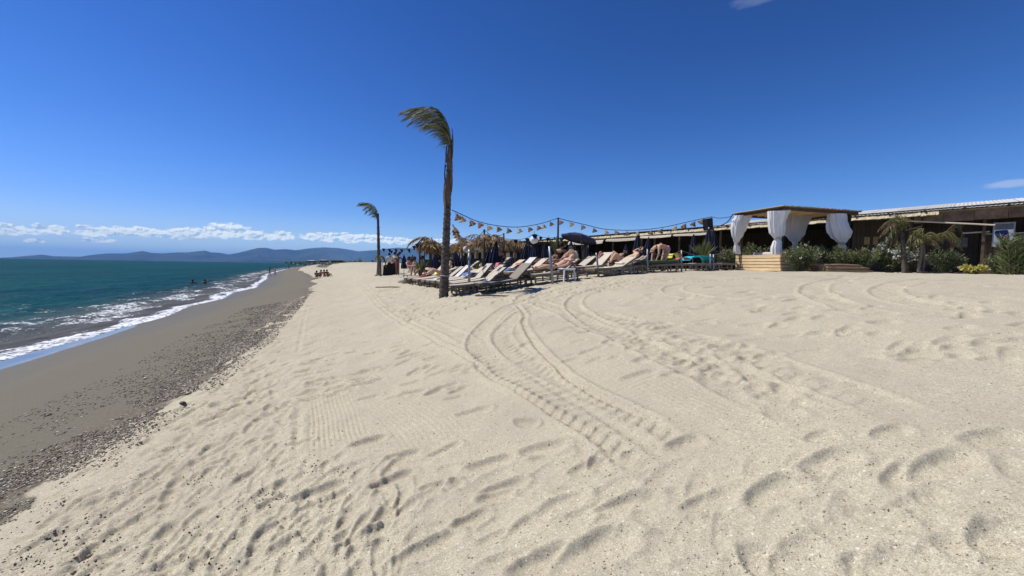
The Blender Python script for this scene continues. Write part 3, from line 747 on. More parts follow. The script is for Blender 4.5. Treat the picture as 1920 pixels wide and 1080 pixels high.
M_TURQ = mat('turquoise_towel', (0.02, 0.52, 0.62), 0.9, 0.08, 5)
M_YCLOTH = mat('yellow_towel', (0.80, 0.72, 0.12), 0.9)
M_OLIVE = mat('olive_green_cushion', (0.085, 0.125, 0.055), 0.85, 0.15, 4)
M_STRAW = mat('straw_hat_weave', (0.70, 0.62, 0.44), 0.85, 0.15, 20)
M_REEDMAT = mat('reed_matting', (0.62, 0.52, 0.33), 0.9, 0.35, 6, 0.01, 50, stretch=(1, 8, 8))
M_ROOFW = mat('white_roof_sheet', (0.56, 0.545, 0.50), 0.85, 0.12, 2)
M_SIGNW = mat('white_sign_board', (0.78, 0.78, 0.78), 0.5, 0.04, 3)
M_SIGNN = mat('navy_print', (0.012, 0.02, 0.13), 0.5, 0.05, 3)
M_SIGNR = mat('dark_red_print', (0.30, 0.02, 0.05), 0.5, 0.05, 3)
M_SIGNG = mat('grey_print', (0.30, 0.33, 0.36), 0.5, 0.25, 12)
M_DGREY = mat('dark_grey_pane_and_shade', (0.13, 0.14, 0.15), 0.6, 0.3, 12)  # window panes, and the eave shade painted on the sign
M_STONE = mat('pebble_stone', (0.28, 0.25, 0.22), 0.75)

# ---------------------------------------------------------------- small stones, weed and litter on the sand
def blobs(name, P, S, mats, tones, parent=None, flat=0.55, seed=1):
    """many little stones as one mesh; 12 vertices each"""
    t = (1+5**.5)/2
    bv = np.array([(-1,t,0),(1,t,0),(-1,-t,0),(1,-t,0),(0,-1,t),(0,1,t),(0,-1,-t),(0,1,-t),(t,0,-1),(t,0,1),(-t,0,-1),(-t,0,1)], float); bv /= np.linalg.norm(bv[0])
    bf = np.array([(0,11,5),(0,5,1),(0,1,7),(0,7,10),(0,10,11),(1,5,9),(5,11,4),(11,10,2),(10,7,6),(7,1,8),(3,9,4),(3,4,2),(3,2,6),(3,6,8),(3,8,9),(4,9,5),(2,4,11),(6,2,10),(8,6,7),(9,8,1)])
    r_ = np.random.default_rng(seed); n = len(P)
    a = r_.uniform(0, 2*np.pi, n); ca, sa = np.cos(a), np.sin(a)
    sc = S[:, None]*np.stack([r_.uniform(.8, 1.5, n), r_.uniform(.6, 1.0, n), r_.uniform(.35, .75, n)*flat/.55], 1)
    v = bv[None]*sc[:, None, :]*(1+0.18*r_.uniform(-1, 1, (n, 12, 1)))
    x = v[..., 0]*ca[:, None]-v[..., 1]*sa[:, None]; y = v[..., 0]*sa[:, None]+v[..., 1]*ca[:, None]
    V = np.stack([x, y, v[..., 2]], -1)+P[:, None, :]
    Fc = (bf[None]+(np.arange(n)*12)[:, None, None]).reshape(-1, 3)
    return mesh_np(name, V.reshape(-1, 3), Fc, mats, parent, smooth=True, tone=np.repeat(tones, 20))
def zat_np(x, y):
    r_ = np.hypot(x, y); t_ = np.arctan2(x, y)
    a = np.clip((t_-TH_A)/DTH, 0, len(th_f)-2); b_ = np.clip((np.log(r_)-LR_A)/DLR, 0, len(lr_f)-2)
    j, i = a.astype(int), b_.astype(int); fa, fb = a-j, b_-i; j = j+J0; i = i+I0
    return (SZ[i, j]*(1-fa)+SZ[i, j+1]*fa)*(1-fb)+(SZ[i+1, j]*(1-fa)+SZ[i+1, j+1]*fa)*fb
peb_m = bpy.data.materials.new('pebbles'); peb_m.use_nodes = True; g = NT(peb_m.node_tree); b = g.n['Principled BSDF']
rp = g.new('ShaderNodeValToRGB'); g.put(rp.inputs[0], g.attr('tone')); e = rp.color_ramp.elements
e[0].position = 0; e[0].color = (0.055, 0.038, 0.024, 1); e[1].position = 1; e[1].color = (0.74, 0.68, 0.54, 1)
for p_, c_ in ((.35, (0.130, 0.095, 0.060)), (.6, (0.250, 0.195, 0.125)), (.85, (0.450, 0.385, 0.27))): x_ = rp.color_ramp.elements.new(p_); x_.color = c4(c_)
g.put(b.inputs['Base Color'], rp.outputs[0]); b.inputs['Roughness'].default_value = 0.6
r_ = np.random.default_rng(12)
N = 85000
vv = 0.6+22*r_.random(N)**1.7; ubv = np.interp(vv, [0, 3, 4.5, 6.5, 10, 18, 40, 60], [-1.9, -2.2, -2.07, -1.68, -1.45, -1.35, -1.55, -1.9]); uu = ubv-.10-np.abs(r_.normal(0, .33, N))+r_.normal(0, .09, N)
far_ = r_.random(N) < 0.30; uu = np.where(far_, ubv-.2-2.2*r_.random(N)**1.6, uu)
near_ = r_.random(N) < 0.10; uu = np.where(near_, ubv-.1+(1.0*np.exp(-((vv-2.2)/1.6)**2)+.35)*r_.random(N)**1.6, uu)
px_, py_ = xy(uu, vv); az_ = np.degrees(np.arctan2(px_, py_)); rr_ = np.hypot(px_, py_)
sh_ = u_water(vv)+8.75
keep = (az_ > -63) & (rr_ > 1.2) & (uu > -6)
clump = vnoise(uu*2.2, vv*1.6, 15)+0.6*vnoise(uu*6, vv*5, 19)
keep &= (clump > -0.28+0.5*np.clip(np.abs(uu-ubv+.3)-.4, 0, 1)*r_.random(N))
uu, vv, px_, py_, rr_ = uu[keep], vv[keep], px_[keep], py_[keep], rr_[keep]
n = len(uu); sz_ = 0.0030+0.0085*r_.random(n)**3.5+0.0010*rr_*r_.random(n)
P = np.stack([px_, py_, zat_np(px_, py_)+sz_*0.25], 1)
o = blobs('pebbles', P, sz_, peb_m, np.clip(r_.beta(.9, 1.0, n), 0, 1), seed=3); tag(o, 'dark and pale pebbles strewn along the berm', kind='stuff')
# grains of shell and grit over the trampled dry sand
N = 5200; ax_ = np.radians(r_.uniform(-55, 52, N)); rd_ = 1.4+6*r_.random(N)**1.5
gx, gy = rd_*np.sin(ax_), rd_*np.cos(ax_); gu, gv = uv(gx, gy); k = (gu > -1.5) & ((gu < 0.1) | (r_.random(N) < .04)); gx, gy = gx[k], gy[k]; n = len(gx)
s_ = 0.0022+0.005*r_.random(n)**4
o = blobs('shell_grit', np.stack([gx, gy, zat_np(gx, gy)+s_*.3], 1), s_, peb_m, np.clip(r_.beta(1.0, 1.6, n), 0, 1), seed=5); tag(o, 'shell grit and tiny dark stones on the trampled sand', kind='stuff')
# crumbs of sand thrown up beside the tyre marks and prints
pts = []
for (line, w_, n_) in ((BIG, .22, 2600), (IN, .2, 1500), (T5, .26, 1200), ([(968, 572), (1002, 643), (1070, 708), (1200, 775), (1300, 815)], .07, 700), ([(686, 548), (800, 630), (919, 707), (1080, 797), (1150, 838)], .07, 800)):
    C, S = resample([ground_hit(*p) for p in line], 0.05)
    for _ in range(n_):
        k = random.randrange(len(C)); x, y = C[k][0]+random.gauss(0, w_*.6), C[k][1]+random.gauss(0, w_*.6)
        if 1.2 < math.hypot(x, y) < 9: pts.append((x, y, zat(x, y)+.001))
for _ in range(3200):
    px, py = random.uniform(120, 1900), random.uniform(690, 1080)
    x, y = ground_hit(px, py)
    if uv(x, y)[0] > -1.5: pts.append((x, y, zat(x, y)+.001))
pts = np.array(pts); o = blobs('sand_crumbs', pts, 0.0016+0.0055*r_.random(len(pts))**2.5, SAND_MAT, np.zeros(len(pts)), seed=31, flat=.8); tag(o, 'little crumbs of sand beside the tyre marks', kind='stuff')
# dark crumbled weed in the hollows
wm = mat('dark_dry_weed', (0.045, 0.035, 0.028), 0.95, 0.4, 40)
pts = []
for (cx, cy, sx, sy, k) in ((365, 897, 14, 7, 60), (520, 930, 16, 9, 110), (588, 880, 12, 6, 60), (640, 880, 8, 5, 22), (490, 940, 20, 5, 40), (430, 890, 10, 4, 18), (250, 900, 12, 6, 24), (265, 905, 8, 5, 14),
                            (345, 990, 14, 7, 26), (540, 830, 10, 4, 10), (60, 1060, 20, 8, 50), (380, 1055, 16, 6, 24), (100, 1010, 30, 8, 30), (20, 930, 20, 12, 30), (205, 1010, 12, 6, 16), (700, 1010, 8, 4, 8), (575, 1005, 14, 12, 20)):
    for _ in range(k):
        px, py = random.gauss(cx, sx*1.5), random.gauss(cy, sy*1.3)
        x, y = ground_hit(px, py); pts.append((x, y, zat(x, y)+.003))
pts = np.array(pts); o = blobs('dry_seaweed_crumbs', pts, 0.0014+0.0050*r_.random(len(pts))**3, wm, np.zeros(len(pts)), seed=9, flat=.8); tag(o, 'dark crumbs of dry seaweed lying in footprints', kind='stuff')
for i, (px, py, s, lab, ton) in enumerate(((273, 711, .05, 'largest pale flat stone lying alone on the damp sand', .95), (90, 779, .04, 'dark stone lying alone on the smooth damp sand', .2),
                                            (343, 763, .055, 'blackish stone at the dry edge of the pebble band', .05), (268, 707, .025, 'small grey stone touching the pale flat stone', .6),
                                            (350, 461*1.0+200, .0, '', 0))):
    if s == 0: continue
    x, y = ground_hit(px, py)
    o = blobs('stone', np.array([[0, 0, 0.]]), np.array([s]), peb_m, np.array([ton]), seed=20+i, flat=.5); o.location = (x, y, zat(x, y)+s*.2); tag(o, lab, 'stone')

# ---------------------------------------------------------------- foliage builders
def leaves(name, P, D, L, Wd, mats, parent=None, tone=None, fold=0.25, droop=0.0):
    """leaf-shaped quads: base P, direction D, length L, width Wd"""
    n = len(P); D = D/np.linalg.norm(D, axis=1)[:, None]
    rv = RNG.normal(0, 1, (n, 3)); S = np.cross(D, rv); S /= np.linalg.norm(S, axis=1)[:, None]
    L = np.broadcast_to(L, n)[:, None]; Wd = np.broadcast_to(Wd, n)[:, None]
    mid = P+D*L*0.5; tip = P+D*L; mid[:, 2] -= droop*L[:, 0]*.15; tip[:, 2] -= droop*L[:, 0]*.6
    V = np.stack([P, mid+S*Wd*.5, tip, mid-S*Wd*.5], 1).reshape(-1, 3)
    Fc = np.arange(n*4).reshape(n, 4)
    if tone is None: tone = RNG.random(n)
    return mesh_np(name, V, Fc, mats, parent, tone=tone)
def bush(name, loc, rx, ry, h, n, m, label, cat, group=None, leafL=.14, leafW=.035, fl=None, nfl=0, fls=.05, up=0.6, stems=7, seed=1, base=0.05):
    r_ = np.random.default_rng(seed)
    e = empty(name, loc, 0, label, cat, group)
    sb = MB(); sprays = []
    for k in range(stems*5):
        a = r_.uniform(0, 2*np.pi); q = math.sqrt(r_.random()); x, y = math.cos(a)*q, math.sin(a)*q
        top = h*(0.62+0.42*math.sqrt(max(0, 1-q*q))*r_.uniform(.8, 1.0))*r_.uniform(.75, 1.08)
        sprays.append((x*rx, y*ry, top))
        if k < stems: sb.tube([(x*rx*.15, y*ry*.15, 0), (x*rx*.5, y*ry*.5, top*.5), (x*rx, y*ry, top*.95)], [.018, .013, .005], 5)
    sb.build('stem', M_STEM, e)
    sp = np.array(sprays)
    idx = r_.integers(0, len(sp), n); t = r_.random(n)**0.6; t = base+(1-base)*t
    end = sp[idx]; st = end*np.array([.12, .12, 0])
    c1 = st+(end-st)*t[:, None]; c1[:, :2] += r_.normal(0, .07, (n, 2))*np.array([rx, ry])*1.1; c1[:, 2] += r_.normal(0, .03*h, n)
    d = (end-st)/np.linalg.norm(end-st, axis=1)[:, None]*up+r_.normal(0, .55, (n, 3))
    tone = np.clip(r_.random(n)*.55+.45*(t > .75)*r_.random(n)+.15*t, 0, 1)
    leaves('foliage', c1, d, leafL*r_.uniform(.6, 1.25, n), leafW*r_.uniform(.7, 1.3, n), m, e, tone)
    if fl is not None:
        P, D = [], []
        for k in range(nfl):
            s = sp[r_.integers(0, len(sp))]*np.array([1, 1, r_.uniform(.7, 1.05)]); s = s+r_.normal(0, .04, 3)
            for j in range(6): P.append(s+r_.normal(0, fls*.25, 3)); D.append(r_.normal(0, 1, 3)+np.array([0, 0, .4]))
        leaves('blossom', np.array(P), np.array(D), fls, fls*.8, fl, e)
    return e
def frond_mesh(name, curve, nl, ll, m, parent, hang, spread=0.5, seed=1, width=.022, rach=.02, start=.12, tonebias=0.0, tint=None):
    """a pinnate leaf along a curve of points; leaflets lean along the leaf and towards 'hang'"""
    r_ = np.random.default_rng(seed)
    C, S = None, None
    pts = np.array([tuple(p) for p in curve]); P_ = np.vstack([2*pts[0]-pts[1], pts, 2*pts[-1]-pts[-2]]); out = []
    for i in range(1, len(P_)-2):
        for t in np.linspace(0, 1, 8, endpoint=False):
            out.append(0.5*((2*P_[i])+(-P_[i-1]+P_[i+1])*t+(2*P_[i-1]-5*P_[i]+4*P_[i+1]-P_[i+2])*t*t+(-P_[i-1]+3*P_[i]-3*P_[i+1]+P_[i+2])*t**3))
    out.append(pts[-1]); C = np.array(out); s = np.concatenate([[0], np.cumsum(np.linalg.norm(np.diff(C, axis=0), axis=1))])
    q = s[-1]*(start+(1-start)*np.linspace(0, 1, nl)); P = np.stack([np.interp(q, s, C[:, k]) for k in range(3)], 1)
    T = np.stack([np.interp(q, s, np.gradient(C[:, k], s)) for k in range(3)], 1); T /= np.linalg.norm(T, axis=1)[:, None]
    hang = np.array(hang, float)
    side = np.cross(T, hang); side /= (np.linalg.norm(side, axis=1)[:, None]+1e-9)
    Ps, Ds, Ls = [], [], []
    for sg in (-1, 1):
        D = T*r_.uniform(.5, 1.0, (nl, 1))+side*sg*spread*r_.uniform(.4, 1.2, (nl, 1))+hang*r_.uniform(.35, 1.0, (nl, 1))+r_.normal(0, .12, (nl, 3))
        Ps.append(P); Ds.append(D); t = np.linspace(0, 1, nl); Ls.append(ll*(0.45+0.75*np.sin(np.pi*(t*.85+.12)))*r_.uniform(.75, 1.2, nl))
    P2, D2, L2_ = np.vstack(Ps), np.vstack(Ds), np.concatenate(Ls)
    V = []
    D2 /= np.linalg.norm(D2, axis=1)[:, None]; Sd = np.cross(D2, r_.normal(0, 1, D2.shape)); Sd /= np.linalg.norm(Sd, axis=1)[:, None]
    n = len(P2); mid = P2+D2*L2_[:, None]*.45; tip = P2+D2*L2_[:, None]+hang*L2_[:, None]*.22
    V = np.stack([P2, mid+Sd*width*.5, tip, mid-Sd*width*.5], 1).reshape(-1, 3); Fc = [tuple(range(4*i, 4*i+4)) for i in range(n)]
    tone = list(np.clip(r_.random(n)*.8+tonebias, 0, 1))
    tb = MB(); CC = C[::3] if len(C) > 6 else C
    tb.tube([tuple(p) for p in CC], list(np.linspace(rach, rach*.3, len(CC))), 5)
    V = np.vstack([V, np.array(tb.v)]); Fc += [tuple(i+4*n for i in f) for f in tb.f]; tone += [.9]*len(tb.f)
    return mesh_np(name, V, Fc, m, parent, tone=tone)

# ---------------------------------------------------------------- the tall palm in front
def ring_trunk(pts, rads, n=14, step=.045, amp=.10, seed=0):
    rr = random.Random(seed); pts = np.array(pts, float); s = np.concatenate([[0], np.cumsum(np.linalg.norm(np.diff(pts, axis=0), axis=1))])
    k = int(s[-1]/step); q = np.linspace(0, s[-1], k); P = [tuple(np.interp(t, s, pts[:, j]) for j in range(3)) for t in q]
    Rr = [float(np.interp(t, s, rads))*(1+amp*(1 if i % 3 == 0 else -.3)+rr.uniform(-.03, .03)) for i, t in enumerate(q)]
    return P, Rr
pb = on(832, 11.5, 0.06)
D0 = pb.y
def rel(px, py, dd=0.0, base=None, depth=None):
    """photo position at a thing's own distance, relative to its base"""
    b_ = base if base is not None else pb
    return W(px, py, (depth if depth is not None else b_.y)+dd)-b_
palm = empty('palm_tree', pb, 0, 'tall wind-bent palm with a ringed grey trunk standing before the loungers', 'palm tree')
P, Rr = ring_trunk([(0, 0, 0), rel(834.5, 500), rel(837, 440), rel(838.5, 400), rel(840, 360), rel(842, 330), rel(843, 290), rel(845, 262)], [.140, .115, .106, .097, .087, .08, .066, .045])
t_ = MB(); t_.tube(P, Rr, 14); t_.build('trunk', M_TRUNK, palm, smooth=True)
t_ = MB()
for z0 in (rel(836, 517).z,):
    c = rel(834.3, 517); t_.lathe([(.139, -.012), (.146, -.006), (.146, .006), (.139, .012)], 16, c)
t_.build('tie_band', M_CREAM, palm)
# rough leaf bases clasping the upper trunk
rr = random.Random(5)
for k in range(16):
    f = k/15; py = 372-f*95; a = rr.uniform(0, 6.28); L = rr.uniform(.45, .8)
    c = rel(839.5+f*3.5, py); r0 = .085-.03*f
    sb = MB(); pts = []
    for j in range(6):
        t = j/5; pts.append(c+Vector((math.cos(a)*(r0+.035*math.sin(t*3)), math.sin(a)*(r0+.03*math.sin(t*3)), (t-.3)*L)))
    for j in range(5):
        w0 = .055*(1-.55*j/5); w1 = .055*(1-.55*(j+1)/5); sd = Vector((-math.sin(a), math.cos(a), 0)); ou = Vector((math.cos(a), math.sin(a), 0))*.012
        A_, B_ = pts[j], pts[j+1]
        sb.add([A_-sd*w0, A_+sd*w0, B_+sd*w1, B_-sd*w1, A_-sd*w0+ou, A_+sd*w0+ou, B_+sd*w1+ou, B_-sd*w1+ou], [(0,1,2,3), (7,6,5,4), (0,3,7,4), (1,5,6,2), (0,4,5,1), (2,6,7,3)])
    sb.build('leaf_sheath', M_SHEATH, palm)
dn = (-.55, 0, -.85)
CR0_ = [((845, 285), (843, 250), (826, 222), (800, 207), (772, 203), (753, 210)), ((845, 285), (841, 255), (822, 232), (798, 218), (775, 214), (760, 222)),
       ((845, 290), (840, 262), (822, 243), (800, 230), (782, 224), (768, 232)), ((845, 290), (838, 268), (824, 254), (808, 244), (795, 240), (786, 246)),
       ((846, 280), (843, 245), (832, 218), (815, 204), (795, 200), (780, 203)), ((846, 290), (840, 270), (828, 262), (816, 258), (806, 262), (800, 270)),
       ((846, 285), (842, 252), (828, 228), (806, 212), (788, 208), (764, 212)), ((846, 285), (842, 258), (830, 236), (812, 222), (796, 216), (776, 219)), ((845, 292), (839, 272), (830, 262), (820, 257), (812, 254), (802, 256))]
CR0 = [CR0_[0], CR0_[1], CR0_[4], CR0_[6], CR0_[7], CR0_[2], [(845, 290), (842, 262), (834, 246), (822, 236), (808, 232), (796, 236)], [(845, 285), (843, 248), (828, 220), (806, 205), (782, 202), (758, 207)]]
for i, c in enumerate(CR0):
    dd = (-.28, .15, .35, -.1, .05, .3, -.4, .45, -.2)[i]
    frond_mesh('frond', [rel(px, py, dd*j/5.0) for j, (px, py) in enumerate(c)], 46, .34, (M_FROND, M_FRONDY, M_FROND)[i%3], palm, dn, .28, seed=i, width=.017, rach=.016, tonebias=(.0, .05, -.05, -.1, .1, -.15, .1, 0, -.1)[i])
for i, c in enumerate((((847, 300), (845, 262), (838, 232), (828, 212), (813, 201)), ((847, 300), (846, 268), (841, 240), (833, 219), (822, 205)))):
    frond_mesh('frond', [rel(px, py, .1*i) for (px, py) in c], 44, .26, M_FROND, palm, (-.75, 0, -.5), .2, seed=30+i, width=.018, rach=.016, start=.35, tonebias=-.15)

# ---------------------------------------------------------------- the farther palm
p2 = on(711, 31.0, 0.1)
palm2 = empty('palm_tree', p2, 0, 'second wind-bent palm, thinner and farther, at the left end of the loungers', 'palm tree')
R2_ = lambda px, py, dd=0: rel(px, py, dd, p2)
P, Rr = ring_trunk([(0, 0, 0), R2_(710, 480), R2_(709.5, 440), R2_(708.5, 400)], [.14, .12, .10, .08], step=.15)
t_ = MB(); t_.tube(P, Rr, 10); t_.build('trunk', M_TRUNK, palm2, smooth=True)
for i, c in enumerate((((708, 412), (706, 396), (697, 386), (684, 381), (671, 384)), ((708, 412), (705, 398), (698, 390), (690, 387), (683, 392)), ((708, 410), (703, 394), (692, 385), (680, 379), (674, 381)),
                       ((708, 414), (704, 402), (698, 396), (692, 394), (687, 398)), ((708, 408), (706, 394), (701, 386), (693, 381), (684, 380)))):
    frond_mesh('frond', [R2_(px, py, (-.3, .4, .2, -.2, 0)[i]*j/3) for j, (px, py) in enumerate(c)], 18, .42, M_FROND, palm2, dn, .25, seed=60+i, width=.05, rach=.035)
t_ = MB(); t_.lathe([(.36, 0), (.34, .10), (.20, .2), (.17, .9), (.15, 1.3)], 12, (0, 0, 0), wob=.2, seed=3); t_.build('reed_wrap', M_SHEATH, palm2)
p3 = on(714, 29.5, .05)
sp_ = empty('young_palm', p3, 0, 'small palm with one drooping frond beside the second tall palm trunk', 'palm tree')
R3_ = lambda px, py, dd=0: rel(px, py, dd, p3)
t_ = MB(); t_.tube([(0, 0, 0), R3_(712, 500), R3_(711, 487)], [.09, .07, .05], 7); t_.build('trunk', M_SHEATH, sp_)
for i, c in enumerate((((711, 488), (715, 481), (721, 485), (724, 497)), ((711, 488), (707, 480), (704, 484)), ((711, 488), (712, 481), (717, 480), (720, 484)))):
    frond_mesh('frond', [R3_(*q) for q in c], 16, .3, (M_FROND, M_FRONDY, M_FRONDY)[i], sp_, (0, 0, -1), .3, seed=80+i, width=.045, rach=.03)
# ---------------------------------------------------------------- people
def person(loc, rz, J, skin, label, hair=None, hairc=1, wear=(), hat=None, scale=1.0, fingers=False, group=None, cat='person'):
    """J: joint name -> (x, y, z); x is the person's left, y is behind, faces -y. one skinned body"""
    e = empty('person', loc, rz, label, cat, group)
    r_ = {'pelvis': .125, 'belly': .115, 'chest': .13, 'neck': .055, 'head': .088, 'crown': .085, 'sh': .062, 'el': .042, 'wr': .028, 'ha': .034, 'hip': .088, 'kn': .056, 'an': .036, 'toe': .032}
    V, E, Rd, ix = [], [], [], {}
    def v(n, p, r): ix[n] = len(V); V.append(Vector(p)*scale); Rd.append(r*scale); return ix[n]
    for n in ('pelvis', 'belly', 'chest', 'neck', 'head', 'crown'): v(n, J[n], r_[n])
    for a, b_ in (('pelvis', 'belly'), ('belly', 'chest'), ('chest', 'neck'), ('neck', 'head'), ('head', 'crown')): E.append((ix[a], ix[b_]))
    for s in 'LR':
        for n, k in (('sh', 'sh'), ('el', 'el'), ('wr', 'wr'), ('ha', 'ha'), ('hip', 'hip'), ('kn', 'kn'), ('an', 'an'), ('toe', 'toe')): v(n+s, J[n+s], r_[k])
        ch = 'chest'
        for a, b_ in ((ch, 'sh'+s), ('sh'+s, 'el'+s), ('el'+s, 'wr'+s), ('wr'+s, 'ha'+s), ('pelvis', 'hip'+s), ('hip'+s, 'kn'+s), ('kn'+s, 'an'+s), ('an'+s, 'toe'+s)): E.append((ix[a], ix[b_]))
    # nose
    fx = Vector(J.get('face', (0, -1, 0))).normalized()
    hp = Vector(J['head'])*.5+Vector(J['crown'])*.5
    def skinned(name, V_, E_, R_, m, root=0, parent=e, lev=1):
        me = bpy.data.meshes.new(name); me.from_pydata([tuple(q) for q in V_], E_, []); me.update(); me.materials.append(m)
        o = bpy.data.objects.new(name, me); link(o, parent)
        sk = o.modifiers.new('skin', 'SKIN'); sk.use_smooth_shade = True
        lay = me.skin_vertices[0].data
        for i, q in enumerate(R_): lay[i].radius = (q, q); lay[i].use_root = (i == root)
        ss_ = o.modifiers.new('sub', 'SUBSURF'); ss_.levels = lev; ss_.render_levels = lev
        return o
    skinned('body', V, E, Rd, skin)
    if fingers:
        for s in 'LR':
            w_, h_ = Vector(J['wr'+s])*scale, Vector(J['ha'+s])*scale; d = (h_-w_).normalized(); sd = d.cross(Vector((0, 0, 1)));
            sd = sd.normalized() if sd.length > .1 else Vector((1, 0, 0)); up = sd.cross(d)
            for k, (o_, L) in enumerate(((-.028, .062), (-.010, .075), (.010, .070), (.027, .055))):
                a = h_+sd*o_*scale; fb = MB(); fb.tube([a, a+d*L*.55*scale, a+d*L*scale*.95-up*.018*scale], [.0085*scale, .008*scale, .006*scale], 5); fb.build('finger', skin, e, smooth=True)
            a = w_+d*.02-sd*.03*scale; fb = MB(); fb.tube([a, a+(d*.6-sd*.6).normalized()*.04*scale, a+(d*.8-sd*.35).normalized()*.068*scale], [.010*scale, .009*scale, .007*scale], 5)
            fb.build('thumb', skin, e, smooth=True)
    fb = MB(); up = (Vector(J['crown'])-Vector(J['neck'])).normalized(); sd = up.cross(fx).normalized()
    hc = hp*scale; R_h = .098*scale
    fb.tube([hc+fx*R_h*.7-up*.0+up*.02*scale, hc+fx*R_h*1.18-up*.03*scale], [.012*scale, .018*scale], 5); fb.build('nose', skin, e, smooth=True)
    for q in (-1, 1): fb = MB(); fb.lathe([(.004, -.03), (.016, -.01), (.016, .012), (.004, .028)], 6, hc+sd*q*R_h*.98); fb.build('ear', skin, e, smooth=True)
    if hair is not None:
        rot = Matrix((sd, fx, up)).transposed()
        hb = MB(); hb.lathe([(.104*scale, -.10*scale*hairc), (.112*scale, -.02*scale), (.108*scale, .05*scale), (.075*scale, .10*scale), (.0, .122*scale)], 10, hc-fx*.022*scale, rot, wob=.08, seed=len(label)); hb.build('hair', hair, e, smooth=True)
    for (nm, kind, m) in wear:
        if kind == 'shorts': vs = [J['pelvis'], J['hipL'], J['hipR'], Vector(J['hipL']).lerp(Vector(J['knL']), .45), Vector(J['hipR']).lerp(Vector(J['knR']), .45), Vector(J['pelvis']).lerp(Vector(J['belly']), .4)]; es = [(0, 1), (0, 2), (1, 3), (2, 4), (0, 5)]; rs_ = [.142, .105, .105, .09, .09, .128]
        elif kind == 'briefs': vs = [J['pelvis'], J['hipL'], J['hipR'], Vector(J['pelvis']).lerp(Vector(J['belly']), .3)]; es = [(0, 1), (0, 2), (0, 3)]; rs_ = [.137, .10, .10, .126]
        elif kind == 'top': vs = [Vector(J['belly']).lerp(Vector(J['chest']), .55), J['chest']]; es = [(0, 1)]; rs_ = [.126, .138]
        elif kind == 'shirt': vs = [J['pelvis'], J['belly'], J['chest'], J['shL'], J['shR'], Vector(J['shL']).lerp(Vector(J['elL']), .6), Vector(J['shR']).lerp(Vector(J['elR']), .6)]; es = [(0, 1), (1, 2), (2, 3), (2, 4), (3, 5), (4, 6)]; rs_ = [.14, .132, .145, .078, .078, .062, .062]
        elif kind == 'trousers': vs = [J['pelvis'], J['hipL'], J['hipR'], J['knL'], J['knR'], Vector(J['knL']).lerp(Vector(J['anL']), .85), Vector(J['knR']).lerp(Vector(J['anR']), .85)]; es = [(0, 1), (0, 2), (1, 3), (2, 4), (3, 5), (4, 6)]; rs_ = [.14, .1, .1, .07, .07, .055, .055]
        skinned(nm, [Vector(q)*scale for q in vs], es, [q*scale for q in rs_], m)
    if hat is not None:
        rot = Matrix((sd, fx, up)).transposed(); hb = MB()
        hb.lathe([(.0, .115), (.07, .112), (.098, .075), (.112, .03), (.20, .005), (.225, -.012), (.20, -.006), (.10, .018)], 18, hc+up*.02, rot); hb.build('sun_hat', hat, e, smooth=True)
    return e
def pose_stand(step=0.0, arm=0.1, lean=0.0, bendarm=0.0):
    J = {'pelvis': (0, 0, .95), 'belly': (0, -.01, 1.10), 'chest': (0, lean*.5, 1.30), 'neck': (0, lean, 1.50), 'head': (0, lean-.01, 1.60), 'crown': (0, lean-.01, 1.69)}
    for s, q in (('L', 1), ('R', -1)):
        st = step*q
        J['sh'+s] = (.19*q, lean*.8, 1.42); J['el'+s] = (.25*q+arm*q*.3, lean*.8+st*.3+.02, 1.13); J['wr'+s] = (.24*q+arm*q*.2, lean*.8+st*.5-.06-bendarm, .90+bendarm*.9); J['ha'+s] = (.23*q+arm*q*.2, lean*.8+st*.55-.08-bendarm*1.3, .83+bendarm*1.2)
        J['hip'+s] = (.10*q, 0, .88); J['kn'+s] = (.11*q, -st*.45-.02, .48); J['an'+s] = (.11*q, -st*.8+.03, .08 if st >= 0 else .12); J['toe'+s] = (.12*q, -st*.8-.13, .03)
    return J
def pose_recline(back=38, knees=.0, armup=False, seat=.31):
    """lying along +x: feet at x=-.95, head up on the backrest; face up and towards the feet"""
    a = R(back); ux, uz = math.cos(a), math.sin(a); o = Vector((.15, 0, seat+.11))
    T = lambda d, y=0, n=0: (o.x+ux*d-uz*n, y, o.z+uz*d+ux*n)
    J = {'pelvis': tuple(o), 'belly': T(.16), 'chest': T(.38), 'neck': T(.58, 0, .01), 'head': T(.68, 0, .03), 'crown': T(.77, 0, .04), 'face': (-uz, 0, ux)}
    for s, q in (('L', 1), ('R', -1)):
        J['sh'+s] = T(.48, .19*q)
        if armup: J['el'+s] = T(.50, .40*q, .10); J['wr'+s] = T(.66, .22*q, .10); J['ha'+s] = T(.72, .15*q, .08)
        else: J['el'+s] = T(.22, .28*q, -.02); J['wr'+s] = (.12, .24*q, seat+.14); J['ha'+s] = (.04, .22*q, seat+.13)
        k = knees*(1 if q > 0 else .8)
        J['hip'+s] = (.08, .10*q, seat+.10); J['kn'+s] = (-.30+k*.12, .12*q, seat+.09+k*.40); J['an'+s] = (-.70+k*.42, .12*q, seat+.06); J['toe'+s] = (-.76+k*.38, .14*q, seat+.16-k*.08)
    return J
